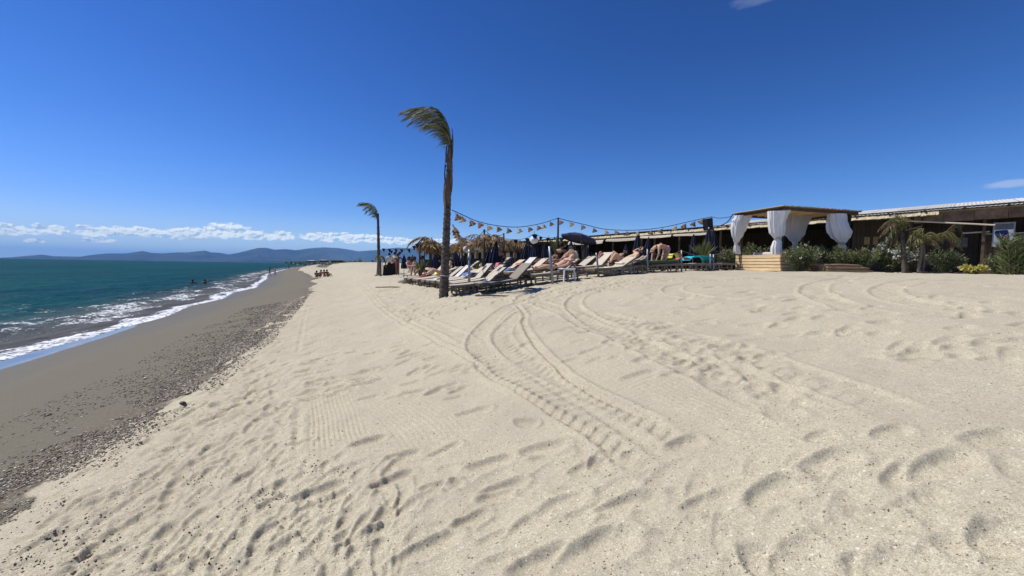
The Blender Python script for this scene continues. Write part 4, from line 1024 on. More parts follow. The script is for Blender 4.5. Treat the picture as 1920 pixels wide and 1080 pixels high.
def pose_sit(seat=.0, lean=.1):
    J = {'pelvis': (0, 0, seat+.12), 'belly': (0, .03, seat+.27), 'chest': (0, lean*.5, seat+.47), 'neck': (0, lean*.4, seat+.67), 'head': (0, lean*.3, seat+.77), 'crown': (0, lean*.3, seat+.86)}
    for s, q in (('L', 1), ('R', -1)):
        J['sh'+s] = (.19*q, lean*.5, seat+.58); J['el'+s] = (.26*q, -.10, seat+.40); J['wr'+s] = (.16*q, -.32, seat+.40); J['ha'+s] = (.11*q, -.38, seat+.41)
        J['hip'+s] = (.10*q, -.05, seat+.11); J['kn'+s] = (.16*q, -.40, seat+.44); J['an'+s] = (.13*q, -.62, .08 if seat < .1 else .08); J['toe'+s] = (.15*q, -.76, .03)
    return J
def pose_bend():
    J = {'pelvis': (0, .18, .92), 'belly': (0, .04, 1.00), 'chest': (0, -.20, 1.03), 'neck': (0, -.42, .94), 'head': (0, -.50, .86), 'crown': (0, -.55, .79), 'face': (0, -.5, -.8)}
    for s, q in (('L', 1), ('R', -1)):
        J['sh'+s] = (.18*q, -.34, .96); J['el'+s] = (.22*q, -.36, .68); J['wr'+s] = (.17*q, -.42, .46); J['ha'+s] = (.15*q, -.45, .39)
        J['hip'+s] = (.10*q, .16, .86); J['kn'+s] = (.11*q, .02, .47); J['an'+s] = (.12*q, .10, .08); J['toe'+s] = (.13*q, -.06, .03)
    return J

# ---------------------------------------------------------------- sun loungers
UA = math.atan2(US[1], US[0])          # loungers point their heads inland
def make_lounger(frame=None, canvas=None, back=38.0, seatx=(-.95, .30)):
    frame = frame or M_WOODG; canvas = canvas or M_CREAM
    e = empty('sun_lounger', (0, 0, 0))
    z = .29; SL = .012
    f = MB()
    for q in (-1, 1):
        f.box((0, q*.31, z-.03), (1.92, .045, .07), bev=.006); f.box((0, q*.31, .10), (1.70, .03, .035))
    f.box((-.945, 0, z-.03), (.03, .575, .06)); f.box((.945, 0, z-.03), (.03, .575, .06)); f.box((.30, 0, z-.05), (.03, .575, .04)); f.box((-.4, 0, z-.05), (.03, .575, .04))
    f.build('frame', frame, e)
    for x in (-.84, .78):
        for q in (-1, 1): l = MB(); l.box((x, q*.335, .145), (.06, .03, .31), bev=.004); l.build('leg', frame, e)
    for x in (-.56, -.28, .0, .28, .55):
        for q in (-1,): l = MB(); l.box((x, q*.335, .17), (.05, .022, .20)); l.build('strut', frame, e)
    c = MB(); n = 8; vs, fs = [], []
    for i in range(n+1):
        t = i/n; x = seatx[0]+(seatx[1]-seatx[0])*t; sag = .035*math.sin(math.pi*t)
        for (y, dz) in ((-.29, 0), (0, -sag*.6), (.29, 0)): vs.append((x, y, z+.03-sag*.5+dz))
        for (y, dz) in ((-.29, 0), (0, -sag*.6), (.29, 0)): vs.append((x, y, z+.012-sag*.5+dz))
    for i in range(n):
        a = i*6; fs += [(a, a+6, a+7, a+1), (a+1, a+7, a+8, a+2), (a+4, a+10, a+9, a+3), (a+5, a+11, a+10, a+4), (a, a+3, a+9, a+6), (a+2, a+8, a+11, a+5)]
    fs += [(0, 1, 4, 3), (1, 2, 5, 4)]; a = n*6; fs += [(a+3, a+4, a+1, a), (a+4, a+5, a+2, a+1)]
    c.add(vs, fs); c.build('seat', canvas, e, smooth=False)
    a = R(back); L = .72; px, pz = seatx[1], z+.03; dx, dz = math.cos(a), math.sin(a)
    rot = Matrix.Rotation(-a, 3, 'Y')
    b_ = MB(); b_.box((px+dx*L/2, 0, pz+dz*L/2), (L, .57, .014), rot, bev=.004); b_.build('backrest', canvas, e)
    b_ = MB()
    for q in (-1, 1): b_.bar((px, q*.30, pz-.02), (px+dx*(L+.03), q*.30, pz+dz*(L+.03)-.02), .03, .045)
    b_.bar((px+dx*L, -.29, pz+dz*L-.03), (px+dx*L, .29, pz+dz*L-.03), .04, .03); b_.build('backrest_frame', frame, e)
    if back > 5:
        for q in (-1, 1): p_ = MB(); p_.bar((px+dx*L*.6, q*.26, pz+dz*L*.6-.04), (px+.62, q*.26, z-.03), .02, .03); p_.build('prop', frame, e)
    return e
PROTOS = {}
def lounger(u, v, label, kind='cream', da=0.0, group='sun loungers in rows on the sand', xyp=None):
    key = kind
    if key not in PROTOS:
        args = {'cream': dict(back=31.), 'cream_low': dict(back=20.), 'cream_high': dict(back=40.), 'cream_mid': dict(back=26., canvas=mat('ochre_canvas', (0.56, 0.48, 0.34), .85, .1)), 'cream_tall': dict(back=36., canvas=mat('pale_grey_canvas', (0.58, 0.56, 0.52), .85, .1)), 'flat': dict(back=0.), 'brown': dict(frame=M_TRUNK, canvas=mat('taupe_canvas', (0.30, 0.26, 0.21), .85, .1), back=36.),
                'olive': dict(back=0., canvas=M_OLIVE)}[kind]
        PROTOS[key] = make_lounger(**args); o = PROTOS[key]
        if kind == 'olive': c_ = MB(); c_.box((0, 0, .40), (1.86, .58, .14), bev=.03); c_.build('cushion', M_OLIVE, o)
    else: o = copy_tree(PROTOS[key])
    p = onuv(u, v, .02) if xyp is None else Vector((xyp[0], xyp[1], zat(*xyp)-.02))
    # tilt to lie on the slope
    hx = zat(p.x+US[0]*.8, p.y+US[1]*.8)-zat(p.x-US[0]*.8, p.y-US[1]*.8)
    o.location = p+Vector((0, 0, .03)); o.rotation_euler = (0, -math.atan2(hx, 1.6), UA+da)
    k_ = random.uniform(.90, .96); o.scale = (k_, k_, k_)
    tag(o, label, 'sun lounger', group)
    return o
ORD = ['first', 'second', 'third', 'fourth', 'fifth', 'sixth', 'seventh', 'eighth', 'ninth', 'tenth', 'eleventh', 'twelfth', 'thirteenth', 'fourteenth', 'fifteenth', 'sixteenth', 'seventeenth', 'eighteenth', 'nineteenth', 'twentieth', 'twenty-first', 'twenty-second', 'twenty-third']
# row nearest the sea: from the tall palm away into the distance
rowA = [(4.35, 12.15), (4.30, 12.95), (4.25, 13.70), (4.2, 14.45), (4.2, 15.2), (4.15, 15.95), (4.1, 16.7), (4.1, 17.5), (4.05, 18.3), (4.0, 19.2), (4.0, 20.2)]
for i, (u, v) in enumerate(rowA):
    lounger(u, v, f'cream canvas sun lounger, {ORD[i]} of the seaward row counting away from the tall palm', ('cream', 'cream_high', 'cream_mid', 'cream_low', 'cream_tall', 'cream', 'cream_mid')[i % 7], random.uniform(-.05, .05))
lounger(4.75, 11.05, 'taupe sun lounger with grey slatted side just right of the tall palm', 'brown', .10)
lounger(4.05, 11.42, 'cream sun lounger directly behind the tall palm trunk base', 'cream', -.05)
# second row
rowB = [(6.35, 11.0, 'cream sun lounger carrying the man in the hat', 'cream', .02),
        (6.9, 13.9, 'wide cream sun lounger left of the man in the hat', 'cream', .0), (6.85, 14.75, 'cream sun lounger just beyond the wide empty one', 'cream_tall', .05),
        (6.7, 15.7, 'cream sun lounger with steep back behind the empty pair', 'cream_mid', .0), (6.6, 16.6, 'cream sun lounger beside the red towel', 'cream_high', -.05), (6.5, 17.6, 'cream sun lounger at the far end behind the striped chair', 'cream', .0),
        (6.3, 18.8, 'far sun lounger under the thatched parasols', 'cream', 0), (6.3, 20.2, 'farthest sun lounger of the middle row under the thatch', 'cream', 0)]
for (u, v, l, k, da) in rowB: lounger(u, v, l, k, da)
rowC = [(8.75, 11.15, 'cream sun lounger right of the white stool, raised back', 'cream_mid', 0), (8.8, 12.4, 'cream sun lounger below the open navy parasol', 'cream_high', 0), (8.7, 13.3, 'cream sun lounger behind the one below the open parasol', 'cream', 0),
        (8.6, 14.4, 'third raised cream sun lounger beneath the open parasol', 'cream_high', 0), (8.5, 15.4, 'pale sun lounger far behind the man in the hat', 'cream', 0), (8.4, 16.6, 'sun lounger half hidden behind the tall dark pole', 'cream', 0)]
for (u, v, l, k, da) in rowC: lounger(u, v, l, k, da)
rowD = [((3.9, 14.6), 'sun lounger carrying the couple with raised knees', 'cream_low'), ((4.8, 16.9), 'sun lounger carrying the reclining sunbather with a raised back', 'cream'),
        ((5.3, 15.0), 'flat lounger with olive cushion left of the bending woman', 'olive'), ((5.05, 15.85), 'second flat lounger with olive cushion, set behind the first', 'olive'),
        ((6.85, 15.9), 'flat lounger in front of the bending woman', 'flat'), ((8.0, 17.2), 'flat lounger piled with the turquoise towel', 'flat'), ((8.9, 17.9), 'flat empty grey lounger nearest the daybed', 'flat')]
for (p, l, k) in rowD: lounger(0, 0, l, k, -.30, xyp=p)
# ---------------------------------------------------------------- the sunbathers
def on_lounger(u, v, J, skin, label, xyp=None, da=0.0, **kw):
    p = onuv(u, v, 0) if xyp is None else Vector((xyp[0], xyp[1], zat(*xyp)))
    # person's own frame: x toward head
    return person(p+Vector((0, 0, .03)), UA+da, J, skin, label, **kw)
on_lounger(6.35, 11.0, pose_recline(31, .18, armup=False), M_SKIN2, 'man in black shorts and a pale brimmed hat lying back on a lounger', wear=(('shorts', 'shorts', M_BLACK),), hat=M_STRAW, fingers=True)
on_lounger(0, 0, pose_recline(24, .95), M_SKIN2, 'sunbather with raised knees and dark hair beside the white stool', xyp=(3.9, 14.6), da=-.3, hair=M_HAIR, wear=(('swimsuit', 'briefs', M_BLACK),))
on_lounger(0, 0, pose_recline(24, 1.0), M_SKIN1, 'sunbather with bent knees behind the couple in dark swimwear', xyp=(3.6, 15.5), da=-.3, hair=M_HAIR, wear=(('swimsuit', 'briefs', M_BLACK), ('bikini_top', 'top', M_BLACK)))
on_lounger(0, 0, pose_recline(40, .75, armup=True), M_SKIN2, 'dark-haired sunbather propped up with one knee bent beside the olive cushions', xyp=(4.8, 16.9), da=-.3, hair=M_HAIR, wear=(('swimsuit', 'briefs', M_REDP),))
on_lounger(4.05, 19.2, pose_recline(38, .6), M_SKIN1, 'sunbather with bent knees on a far seaward lounger', hair=M_HAIR, wear=(('shorts', 'shorts', M_BLUE),))
on_lounger(4.1, 16.7, pose_recline(50, .5), M_SKIN2, 'sunbather in dark swimwear midway along the seaward row', hair=M_HAIR, wear=(('swimsuit', 'briefs', M_BLACK),))
on_lounger(8.6, 14.4, pose_recline(50, .3), M_SKIN1, 'dark-haired sunbather beneath the open parasol', hair=M_HAIR, wear=(('swimsuit', 'briefs', M_BLACK),))
on_lounger(8.5, 15.4, pose_recline(38, .4), M_SKIN3, 'tanned sunbather far behind the man in the hat', hair=M_HAIR, wear=(('shorts', 'shorts', M_RED),))
person(on(1243, 16.2, 0), R(-75), pose_bend(), M_SKIN2, 'fair-haired woman in pink bending over a lounger', hair=M_HAIRL, hairc=1.6, wear=(('bikini_bottom', 'briefs', M_REDP), ('bikini_top', 'top', M_REDP)), fingers=True)
person(on(745, 28, 0), R(175), pose_stand(.14, .6, -.16, .2), M_SKIN3, 'broad tanned man in red shorts stooping with his back turned', hair=M_HAIR, wear=(('shorts', 'shorts', M_RED),), scale=.90, fingers=True)
person(on(730, 35, 0), R(200), pose_stand(.2), M_SKIN2, 'person in a white top standing beyond the second palm', hair=M_HAIR, wear=(('shirt', 'shirt', M_WHITE), ('shorts', 'shorts', M_BLACK)))
person(on(740.5, 34, 0), R(150), pose_stand(.25), M_SKIN2, 'person in a pale shirt behind the man in red shorts', hair=M_HAIR, wear=(('shirt', 'shirt', M_CREAM), ('shorts', 'shorts', M_NAVY)))
person(on(768, 22.5, 0), R(60), pose_sit(.34), M_SKIN2, 'person seated on a lounger right of the man in red shorts', hair=M_HAIR, wear=(('shorts', 'shorts', M_WHITE),))
person(on(778, 21.0, 0), R(110), pose_sit(.34), M_SKIN1, 'person in a white shirt seated left of the thatched parasols', hair=M_HAIR, wear=(('shirt', 'shirt', M_PLAST), ('shorts', 'shorts', M_BLUE)))
person(on(790, 20.0, 0), R(240), pose_sit(.34), M_SKIN1, 'person in blue seated below the first thatched parasol', hair=M_HAIR, wear=(('shirt', 'shirt', M_BLUE),))
person(on(935, 17.9, 0), R(200), pose_sit(.40), M_SKIN1, 'fair-haired person in a dark top seated beside the navy parasols', hair=M_HAIRL, wear=(('shirt', 'shirt', M_NAVY),))
person(on(1052, 17.5, 0), R(160), pose_sit(.40), M_SKIN1, 'dark-haired person seated behind the tall dark pole', hair=M_HAIR, wear=(('shirt', 'shirt', M_BLACK),))
# walkers at the water's edge and swimmers
def shore(px, py, z=None):
    x, y = ground_hit(px, py); return Vector((x, y, zat(x, y)))
for (px, py, rz, sk, w, l) in ((506, 518.5, -60, M_SKIN3, (('shorts', 'shorts', M_BLACK), ('shirt', 'shirt', M_BLACK)), 'walker in dark clothes at the water edge, left of the pair'),
                            (516, 517.0, -50, M_SKIN1, (('shorts', 'shorts', M_BLACK),), 'bare-chested walker in dark shorts, right of the pair at the water'),
                            (541.5, 505.5, 20, M_SKIN3, (('shorts', 'shorts', M_BLACK),), 'walker standing in the shallows beyond the pair'),
                            (572.5, 501.5, 60, M_SKIN3, (('trousers', 'trousers', M_BLACK),), 'lone figure standing on the far wet sand')):
    person(shore(px, py), R(rz), pose_stand(.25, .6, 0, .1 if px < 530 else 0), sk, l, hair=M_HAIR, wear=w, scale=1.12)
def swimmer(px, py, label, armup):
    d = ray(px, py); t = (0.0-EYE)/d[2]; J = pose_stand(0, .9); 
    if armup: J['elL'] = (.38, 0, 1.52); J['wrL'] = (.46, -.05, 1.75); J['haL'] = (.48, -.08, 1.83)
    person(Vector((d[0]*t, d[1]*t, -1.12)), R(40), J, M_SKIN3, label, hair=M_HAIR)
swimmer(361, 533.0, 'swimmer standing chest-deep in the sea, left of the two', False); swimmer(384.5, 532.5, 'dark swimmer standing chest-deep, right of the two', True)
for i, (px, py, rz, sk, c, l) in enumerate(((594, 521, 30, M_SKIN3, M_BLACK, 'leftmost of the small group sitting on the open beach'), (601, 520, -20, M_SKIN3, M_NAVY, 'dark-topped person second from left in the sitting group'),
                                       (608, 519.5, 40, M_SKIN1, M_RED, 'reddish third person of the group sitting on the open beach'), (614, 519, 70, M_SKIN3, M_BLACK, 'rightmost person of the group sitting on the open beach'))):
    person(shore(px, py), R(rz), pose_sit(0, .2), sk, l, hair=M_HAIR, wear=(('shirt', 'shirt', c),))
tw = MB(); tw.box((0, 0, .012), (2.2, 1.4, .02)); o = tw.build('beach_towel', M_CREAM); o.location = shore(603, 521)+Vector((0, 0, .0)); o.rotation_euler = (0, 0, .5); tag(o, 'pale towel under the group sitting on the open beach', 'towel')
for i, (px, py, l) in enumerate(((598, 500.3, 'tiny distant sunbather, left one of the far pair'), (602, 500.0, 'tiny distant sunbather, right one of the far pair'), (611, 499.2, 'tiny distant sunbather nearest the far hut'), (633, 495.5, 'distant person sitting at the foot of the hut'))):
    x, y = ground_hit(px, py); person(Vector((x, y, zat(x, y))), 1.0*i, pose_sit(0, .2), M_SKIN3, l, wear=(('shirt', 'shirt', M_BLACK),))
# ---------------------------------------------------------------- closed and open parasols
def pleat_cloth(rad_z, n=16, pl=.22, seed=0, tip=None):
    rr = random.Random(seed); ph = [rr.uniform(-.15, .15) for _ in range(n)]
    vs, fs = [], []
    for (r_, z) in rad_z:
        for k in range(n):
            q = 2*math.pi*k/n; w = r_*(1+(pl if k % 2 else -pl)+ph[k]*.5)
            vs.append((w*math.cos(q), w*math.sin(q), z))
    for i in range(len(rad_z)-1):
        for k in range(n): a, b_ = i*n+k, i*n+(k+1) % n; fs.append((a, b_, b_+n, a+n))
    fs.append(tuple(range(n-1, -1, -1))); fs.append(tuple((len(rad_z)-1)*n+k for k in range(n)))
    return vs, fs
def make_parasol(seed=0, pale=False):
    e = empty('closed_parasol', (0, 0, 0))
    t_ = MB(); t_.tube([(0, 0, 0), (0, 0, 2.12)], .02, 7); t_.build('pole', M_METAL, e)
    t_ = MB(); t_.add(*pleat_cloth([(.20, .80), (.215, .95), (.19, 1.2), (.15, 1.5), (.10, 1.8), (.045, 2.04), (.02, 2.10)], 18, .2, seed)); t_.build('canopy', M_NAVY, e)
    t_ = MB(); t_.add(*pleat_cloth([(.205, .765), (.212, .80)], 18, .2, seed)); t_.build('hem', M_SIGNG if pale else M_NAVYL, e)
    t_ = MB(); t_.lathe([(.02, 2.09), (.035, 2.11), (.025, 2.16), (0, 2.175)], 8); t_.build('finial', M_PLAST if pale else M_NAVY, e, smooth=True)
    t_ = MB(); t_.lathe([(.20, 0), (.20, .05), (.05, .07), (.04, .2)], 12); t_.build('base', M_METAL, e)
    return e
PP = [make_parasol(1), make_parasol(2, True)]
used_p = [False, False]
parasols = [(757.5, 27, 477, 0, 0, 'closed navy parasol between the second palm and the man in red shorts'), (771, 26, 478, 3, 0, 'closed dark parasol just right of the man in red shorts'),
    (816, 19, 474, 0, 0, 'upright closed dark parasol under the first thatched shelter'), (856, 19.5, 470, -2, 0, 'closed navy parasol visible immediately right of the tall palm trunk'),
    (868, 20, 478, 0, 0, 'short dark parasol under the second thatched shelter'), (906, 18, 462, 12, 0, 'leaning closed parasol left of the big dark pair by the thatch'),
    (921, 17.6, 450, 8, 0, 'tallest of the dark closed parasols beside the thatched shelter'), (930, 18.3, 458, 2, 0, 'closed parasol right behind the tallest dark one'),
    (958, 27, 478, 0, 0, 'small closed parasol in front of the white windows'), (979, 24, 453, 9, 0, 'slanting closed navy parasol left of the tight cluster'),
    (991, 25, 455, 0, 0, 'leftmost parasol of the tight cluster under the paper lantern'), (998, 23, 456, 3, 0, 'middle parasol of the tight cluster under the paper lantern'),
    (1005, 23, 447, -2, 0, 'highest parasol of the tight cluster under the paper lantern'), (1020, 26, 456, 0, 0, 'closed parasol alone between the tight cluster and the tall pole'),
    (1066, 21, 450, 4, 0, 'closed parasol under the left tip of the open parasol'), (1076, 24, 457, 0, 0, 'closed parasol with reddish tip below the open parasol'),
    (1099, 22, 460, 0, 0, 'closed parasol below the right side of the open parasol'), (1172, 22, 458, 0, 0, 'closed parasol left of the tall navy one before the cream awning'),
    (1190, 20.5, 434, 4, 0, 'tall closed navy parasol rising above the reed roof'), (1208, 21.5, 443, 6, 0, 'closed parasol right of the one rising above the roof'),
    (1298, 20.5, 437, 0, 1, 'closed navy parasol with pale hem and white finial before the dark bar'), (1323, 18.5, 426, 2, 1, 'left one of two big closed parasols below the loudspeaker'),
    (1340, 19, 428, -4, 0, 'right one of two big closed parasols below the loudspeaker')]
for (px, dep, ty, tilt, k, lab) in parasols:
    o = PP[k] if not used_p[k] else copy_tree(PP[k]); used_p[k] = True
    base = on(px, dep, .02); top = W(px, ty, dep); h = top.z-base.z
    o.location = base; s = h/2.17; o.scale = (max(.9, s), max(.9, s), s); o.rotation_euler = (R(random.uniform(-2, 2)), R(tilt), random.uniform(0, 6))
    o.rotation_euler = (0, R(tilt), 0)
    tag(o, lab, 'parasol', 'closed navy parasols among the loungers')
# the open, tilted one
b0 = on(1095, 20, .02); pr = empty('open_parasol', b0, 0, 'open navy parasol tilted to the right above the loungers', 'parasol')
top = W(1088, 437, 20)-b0; rot = Matrix.Rotation(R(13), 3, 'Y') @ Matrix.Rotation(R(-6), 3, 'X')
cv, cf = [], []; n = 8
for ring, (r_, z) in enumerate(((.02, 0), (.45, -.10), (.90, -.26))):
    for k in range(n*2):
        q = math.pi*k/n; rr_ = r_*(1 if k % 2 == 0 else .955); cv.append(rot @ Vector((rr_*math.cos(q), rr_*math.sin(q), z-(0 if k % 2 == 0 else .02*ring)))+top)
for k in range(n*2): cv.append(rot @ Vector((.90*(1 if k % 2 == 0 else .955)*math.cos(math.pi*k/n), .90*(1 if k % 2 == 0 else .955)*math.sin(math.pi*k/n), -.36))+top)
for ring in range(3):
    for k in range(n*2): a, b_ = ring*n*2+k, ring*n*2+(k+1) % (n*2); cf.append((a, b_, b_+n*2, a+n*2))
t_ = MB(); t_.add(cv, cf); t_.build('canopy', M_NAVYL, pr)
t_ = MB(); t_.tube([(0, 0, 0), top*.55, top], .022, 7); t_.build('pole', M_WOODG, pr)
for k in range(n):
    q = 2*math.pi*k/n; t_ = MB(); t_.bar(rot @ Vector((0, 0, -.04))+top, rot @ Vector((.88*math.cos(q), .88*math.sin(q), -.28))+top, .014, .014); t_.build('rib', M_WOODG, pr)

# ---------------------------------------------------------------- thatched shelters of dry palm leaves
def thatch(px, dep, ty, wpx, hpx, seed, label, lean=-.5):
    r_ = np.random.default_rng(seed); b_ = on(px, dep, .03); e = empty('thatched_parasol', b_, 0, label, 'thatched parasol', 'shelters of dry palm leaves')
    top = W(px, ty, dep)-b_; wd = wpx*dep/750/2; hh = hpx*dep/750
    t_ = MB(); t_.tube([(0, 0, 0), (.01, 0, top.z-.1)], [.06, .05], 8); t_.build('post', M_TRUNK, e, smooth=True)
    t_ = MB()
    for k in range(6): q = k*math.pi/3; t_.bar((0, 0, top.z-.15), (wd*.95*math.cos(q), wd*.95*math.sin(q), top.z-hh*.55), .035, .035)
    t_.build('frame', M_WOODB, e)
    n = 620; q = r_.uniform(0, 2*np.pi, n); s = r_.random(n)**.6
    P = np.stack([np.cos(q)*wd*s, np.sin(q)*wd*s, top.z-.02-s*hh*.40+r_.normal(0, .05, n)], 1)
    D = np.stack([np.cos(q)*.6+lean*r_.random(n), np.sin(q)*.6, -.25-.8*s*r_.random(n)], 1)+r_.normal(0, .42, (n, 3))
    leaves('thatch', P, D, hh*.42*r_.uniform(.5, 1.2, n), .055, M_THATCH, e, np.clip(r_.random(n)-.1*s, 0, 1), droop=.5)
    for k in range(3):
        a = r_.uniform(0, 6.28); frond_mesh('frond', [(0, 0, top.z), (wd*.5*math.cos(a)-.2, wd*.5*math.sin(a), top.z+.12), (wd*math.cos(a)-.4, wd*math.sin(a), top.z-.10), (wd*1.2*math.cos(a)-.5, wd*1.2*math.sin(a), top.z-.4)], 22, .3, M_THATCH, e, (-.2, 0, -1), .3, seed=seed*7+k, width=.035)
thatch(806, 20.5, 449, 40, 30, 1, 'thatched parasol of dry palm leaves just left of the tall palm')
thatch(820, 21, 457, 36, 26, 6, 'second thatched parasol partly behind the tall palm trunk')
thatch(866, 22, 454, 40, 26, 2, 'thatched parasol seen just right of the tall palm trunk')
thatch(908, 19, 444, 56, 30, 3, 'wide thatched parasol around the post with the lamp string')
thatch(932, 20, 445, 44, 36, 4, 'shaggy thatched parasol behind the tall dark closed parasol')
thatch(965, 30, 453, 56, 16, 5, 'low thatched parasol far back behind the closed parasols')

# ---------------------------------------------------------------- poles
def pole(name, px0, py0, px1, py1, dep, r0, m, label, cat, group=None, r1=None):
    a = W(px0, py0, dep); b_ = W(px1, py1, dep); g_ = zat(a.x, a.y)-.05; o_ = Vector((a.x, a.y, g_))
    e = MB(); e.tube([(0, 0, 0), (b_-o_)*.5, b_-o_], [r0, r0, r1 or r0*.9], 8); o = e.build(name, m, None, smooth=True); o.location = o_; tag(o, label, cat, group); return b_
TP = pole('light_pole', 1046, 500, 1046.5, 408, 17.6, .045, M_DARKM, 'tall dark pole carrying the lamp strings in the middle of the loungers', 'pole')
pole('light_post', 908, 505, 908, 430, 17.0, .045, M_WOODB, 'dark post rising through the wide thatched parasol', 'pole')
pole('light_post', 944, 505, 944.5, 437, 18.5, .04, M_DARKM, 'thin dark post beside the tallest closed parasol', 'pole')
pole('light_post', 787, 505, 787, 452, 19.0, .04, M_WOODB, 'thin post at the left edge of the thatched parasols', 'pole')
pole('light_post', 1333.5, 500, 1333, 406, 19.6, .05, M_WOODG, 'pale post behind the loudspeaker holding the lamp string', 'pole')
pole('light_post', 1103, 505, 1103, 448, 23, .03, M_WOODG, 'slim light post below the open parasol', 'pole')
for (a, b_, c, d_, dep, l) in ((1037, 527, 1030, 462, 12.0, 'leaning grey fence pole standing in front of the man in the hat'), (1123.5, 513, 1118, 474, 13.4, 'leaning grey fence pole right of the white stool loungers'),
                              (879.5, 549, 880, 468, 12.3, 'thick grey fence pole right of the tall palm'), (1214.5, 506, 1214, 467, 14.4, 'short pale fence post between the olive cushions'),
                              (1278, 506, 1278, 469, 15.2, 'short blue-grey fence post beside the turquoise towel'), (1332, 506, 1332, 476, 16.0, 'first of two pale stakes left of the daybed'), (1337.5, 506, 1338, 477, 16.0, 'second of two pale stakes left of the daybed')):
    pole('fence_pole', a, b_, c, d_, dep, .032 if dep > 12.5 else .04, M_METAL, l, 'pole', 'grey poles of the rope fence')
def sag_line(pts, n=10):
    """smooth line through measured points (world vectors)"""
    P_ = [2*pts[0]-pts[1]]+pts+[2*pts[-1]-pts[-2]]; out = []
    for i in range(1, len(P_)-2):
        for k in range(n):
            t = k/n; out.append(0.5*((2*P_[i])+(P_[i+1]-P_[i-1])*t+(2*P_[i-1]-5*P_[i]+4*P_[i+1]-P_[i+2])*t*t+(3*P_[i]-P_[i-1]-3*P_[i+1]+P_[i+2])*t**3))
    out.append(pts[-1]); return out
def cable(name, pix, d0, d1, rad, m, label, cat, group=None):
    n = len(pix); L = [W(px, py, d0+(d1-d0)*i/(n-1)) for i, (px, py) in enumerate(pix)]
    o_ = L[0]; e = MB(); e.tube([p-o_ for p in sag_line(L)], rad, 5); o = e.build(name, m, None); o.location = o_; tag(o, label, cat, group)
    return lambda px: d0+(d1-d0)*min(1, max(0, (px-pix[0][0])/(pix[-1][0]-pix[0][0])))
dA = cable('light_string', [(848, 394), (870, 404), (890, 413), (920, 421), (950, 425), (975, 425.5), (1000, 422), (1022, 417), (1046, 409)], 11.6, 17.6, .013, M_ROPE, 'lamp cable sagging from the tall palm to the tall dark pole', 'light string')
dB = cable('light_string', [(1046, 409), (1070, 415), (1100, 422), (1130, 429), (1160, 431.5), (1190, 431.5), (1215, 430), (1250, 425), (1290, 416), (1333, 406.5)], 17.6, 19.6, .015, M_ROPE, 'lamp cable sagging from the tall dark pole to the loudspeaker post', 'light string')
dC = cable('light_string', [(849, 421), (855, 434), (866, 445), (881, 450), (896, 445), (908, 431)], 11.6, 17.0, .013, M_ROPE, 'short lamp cable swinging low from the palm to the thatched post', 'light string')
cable('light_string', [(1333, 406.5), (1350, 409), (1372, 406)], 19.6, 17.9, .014, M_ROPE, 'last stretch of lamp cable from the loudspeaker post to the daybed roof', 'light string')
cable('cable', [(1374, 402), (1367, 413), (1358, 420), (1345, 425)], 18.0, 19.4, .022, M_ROPE, 'thick dark cable looping down from the left corner of the daybed roof', 'cable')
dG = cable('light_string', [(908, 431), (920, 440), (932, 443), (944, 439)], 17.0, 18.5, .011, M_ROPE, 'short lamp cable between the thatched post and the thin dark post', 'light string')
dD = cable('light_string', [(944, 447), (965, 449), (985, 447), (1002, 439), (1015, 444), (1030, 446), (1046, 445), (1060, 447)], 20, 20, .010, M_ROPE, 'thin far string of dark pennants behind the tall pole', 'light string')
dE = cable('light_string', [(716, 466), (742, 467), (765, 467), (787, 453)], 27, 19, .012, M_ROPE, 'string of dark pennants from the second palm to the first thatch post', 'light string')
dF = cable('light_string', [(1060, 438), (1085, 440), (1110, 446), (1135, 449)], 21, 22, .01, M_ROPE, 'short string with small lamps just above the open parasol', 'light string')
cable('fence_rope', [(1214, 470), (1235, 478), (1258, 479), (1278, 471), (1300, 478), (1320, 479), (1335, 478), (1355, 475)], 14.4, 16.4, .014, M_WOODG, 'sagging rope along the short fence posts left of the daybed', 'rope')
cable('fence_rope', [(1032, 478), (1060, 488), (1092, 487), (1118, 477)], 12.0, 13.4, .010, M_WOODG, 'sagging rope between the two leaning grey poles', 'rope')

# woven lamps hanging from the cables, blown to one side
def make_lamp(m, seed):
    e = empty('hanging_lamp', (0, 0, 0)); rr = random.Random(seed)
    t_ = MB(); t_.tube([(0, 0, 0), (-.01, 0, -.05), (.0, 0, -.075)], .005, 4); t_.build('cord', M_ROPE, e)
    rot = Matrix.Rotation(R(-24), 3, 'Y'); t_ = MB()
    t_.lathe([(.012, -.06), (.03, -.075), (.055, -.11), (.085, -.165), (.108, -.215), (.118, -.225), (.104, -.218), (.08, -.165), (.0, -.12)], 12, (0, 0, 0), rot, wob=.28, seed=seed); t_.build('shade', m, e)
    t_ = MB(); t_.lathe([(0, -.24), (.022, -.225), (.028, -.20), (.014, -.17)], 8, (0, 0, 0), rot); t_.build('bulb', M_PLAST, e, smooth=True)
    return e
LP = [make_lamp(M_DKTAN, 1), make_lamp(M_TAN, 2), make_lamp(M_DKTAN, 3)]; lu = [False]*3
def lamp(px, py, dep, label, k, s=1.0, flip=1, group='woven lamps on the cables'):
    o = LP[k] if not lu[k] else copy_tree(LP[k]); lu[k] = True
    o.location = W(px, py, dep); o.scale = (s*flip, s, s); o.rotation_euler = (0, R(random.uniform(-12, 16)), random.uniform(-.5, .5)); tag(o, label, 'lamp', group)
A_l = [(855, 397.5), (865, 402), (881, 409.5), (895, 414.5), (914, 419.5), (932, 422.5), (951, 425), (971, 425.5), (990, 423.8), (1007, 420.7), (1018, 418), (1031, 414)]
for i, (px, py) in enumerate(A_l): lamp(px, py, dA(px), f'woven lamp, {ORD[i]} from the tall palm on the upper cable', i % 3)
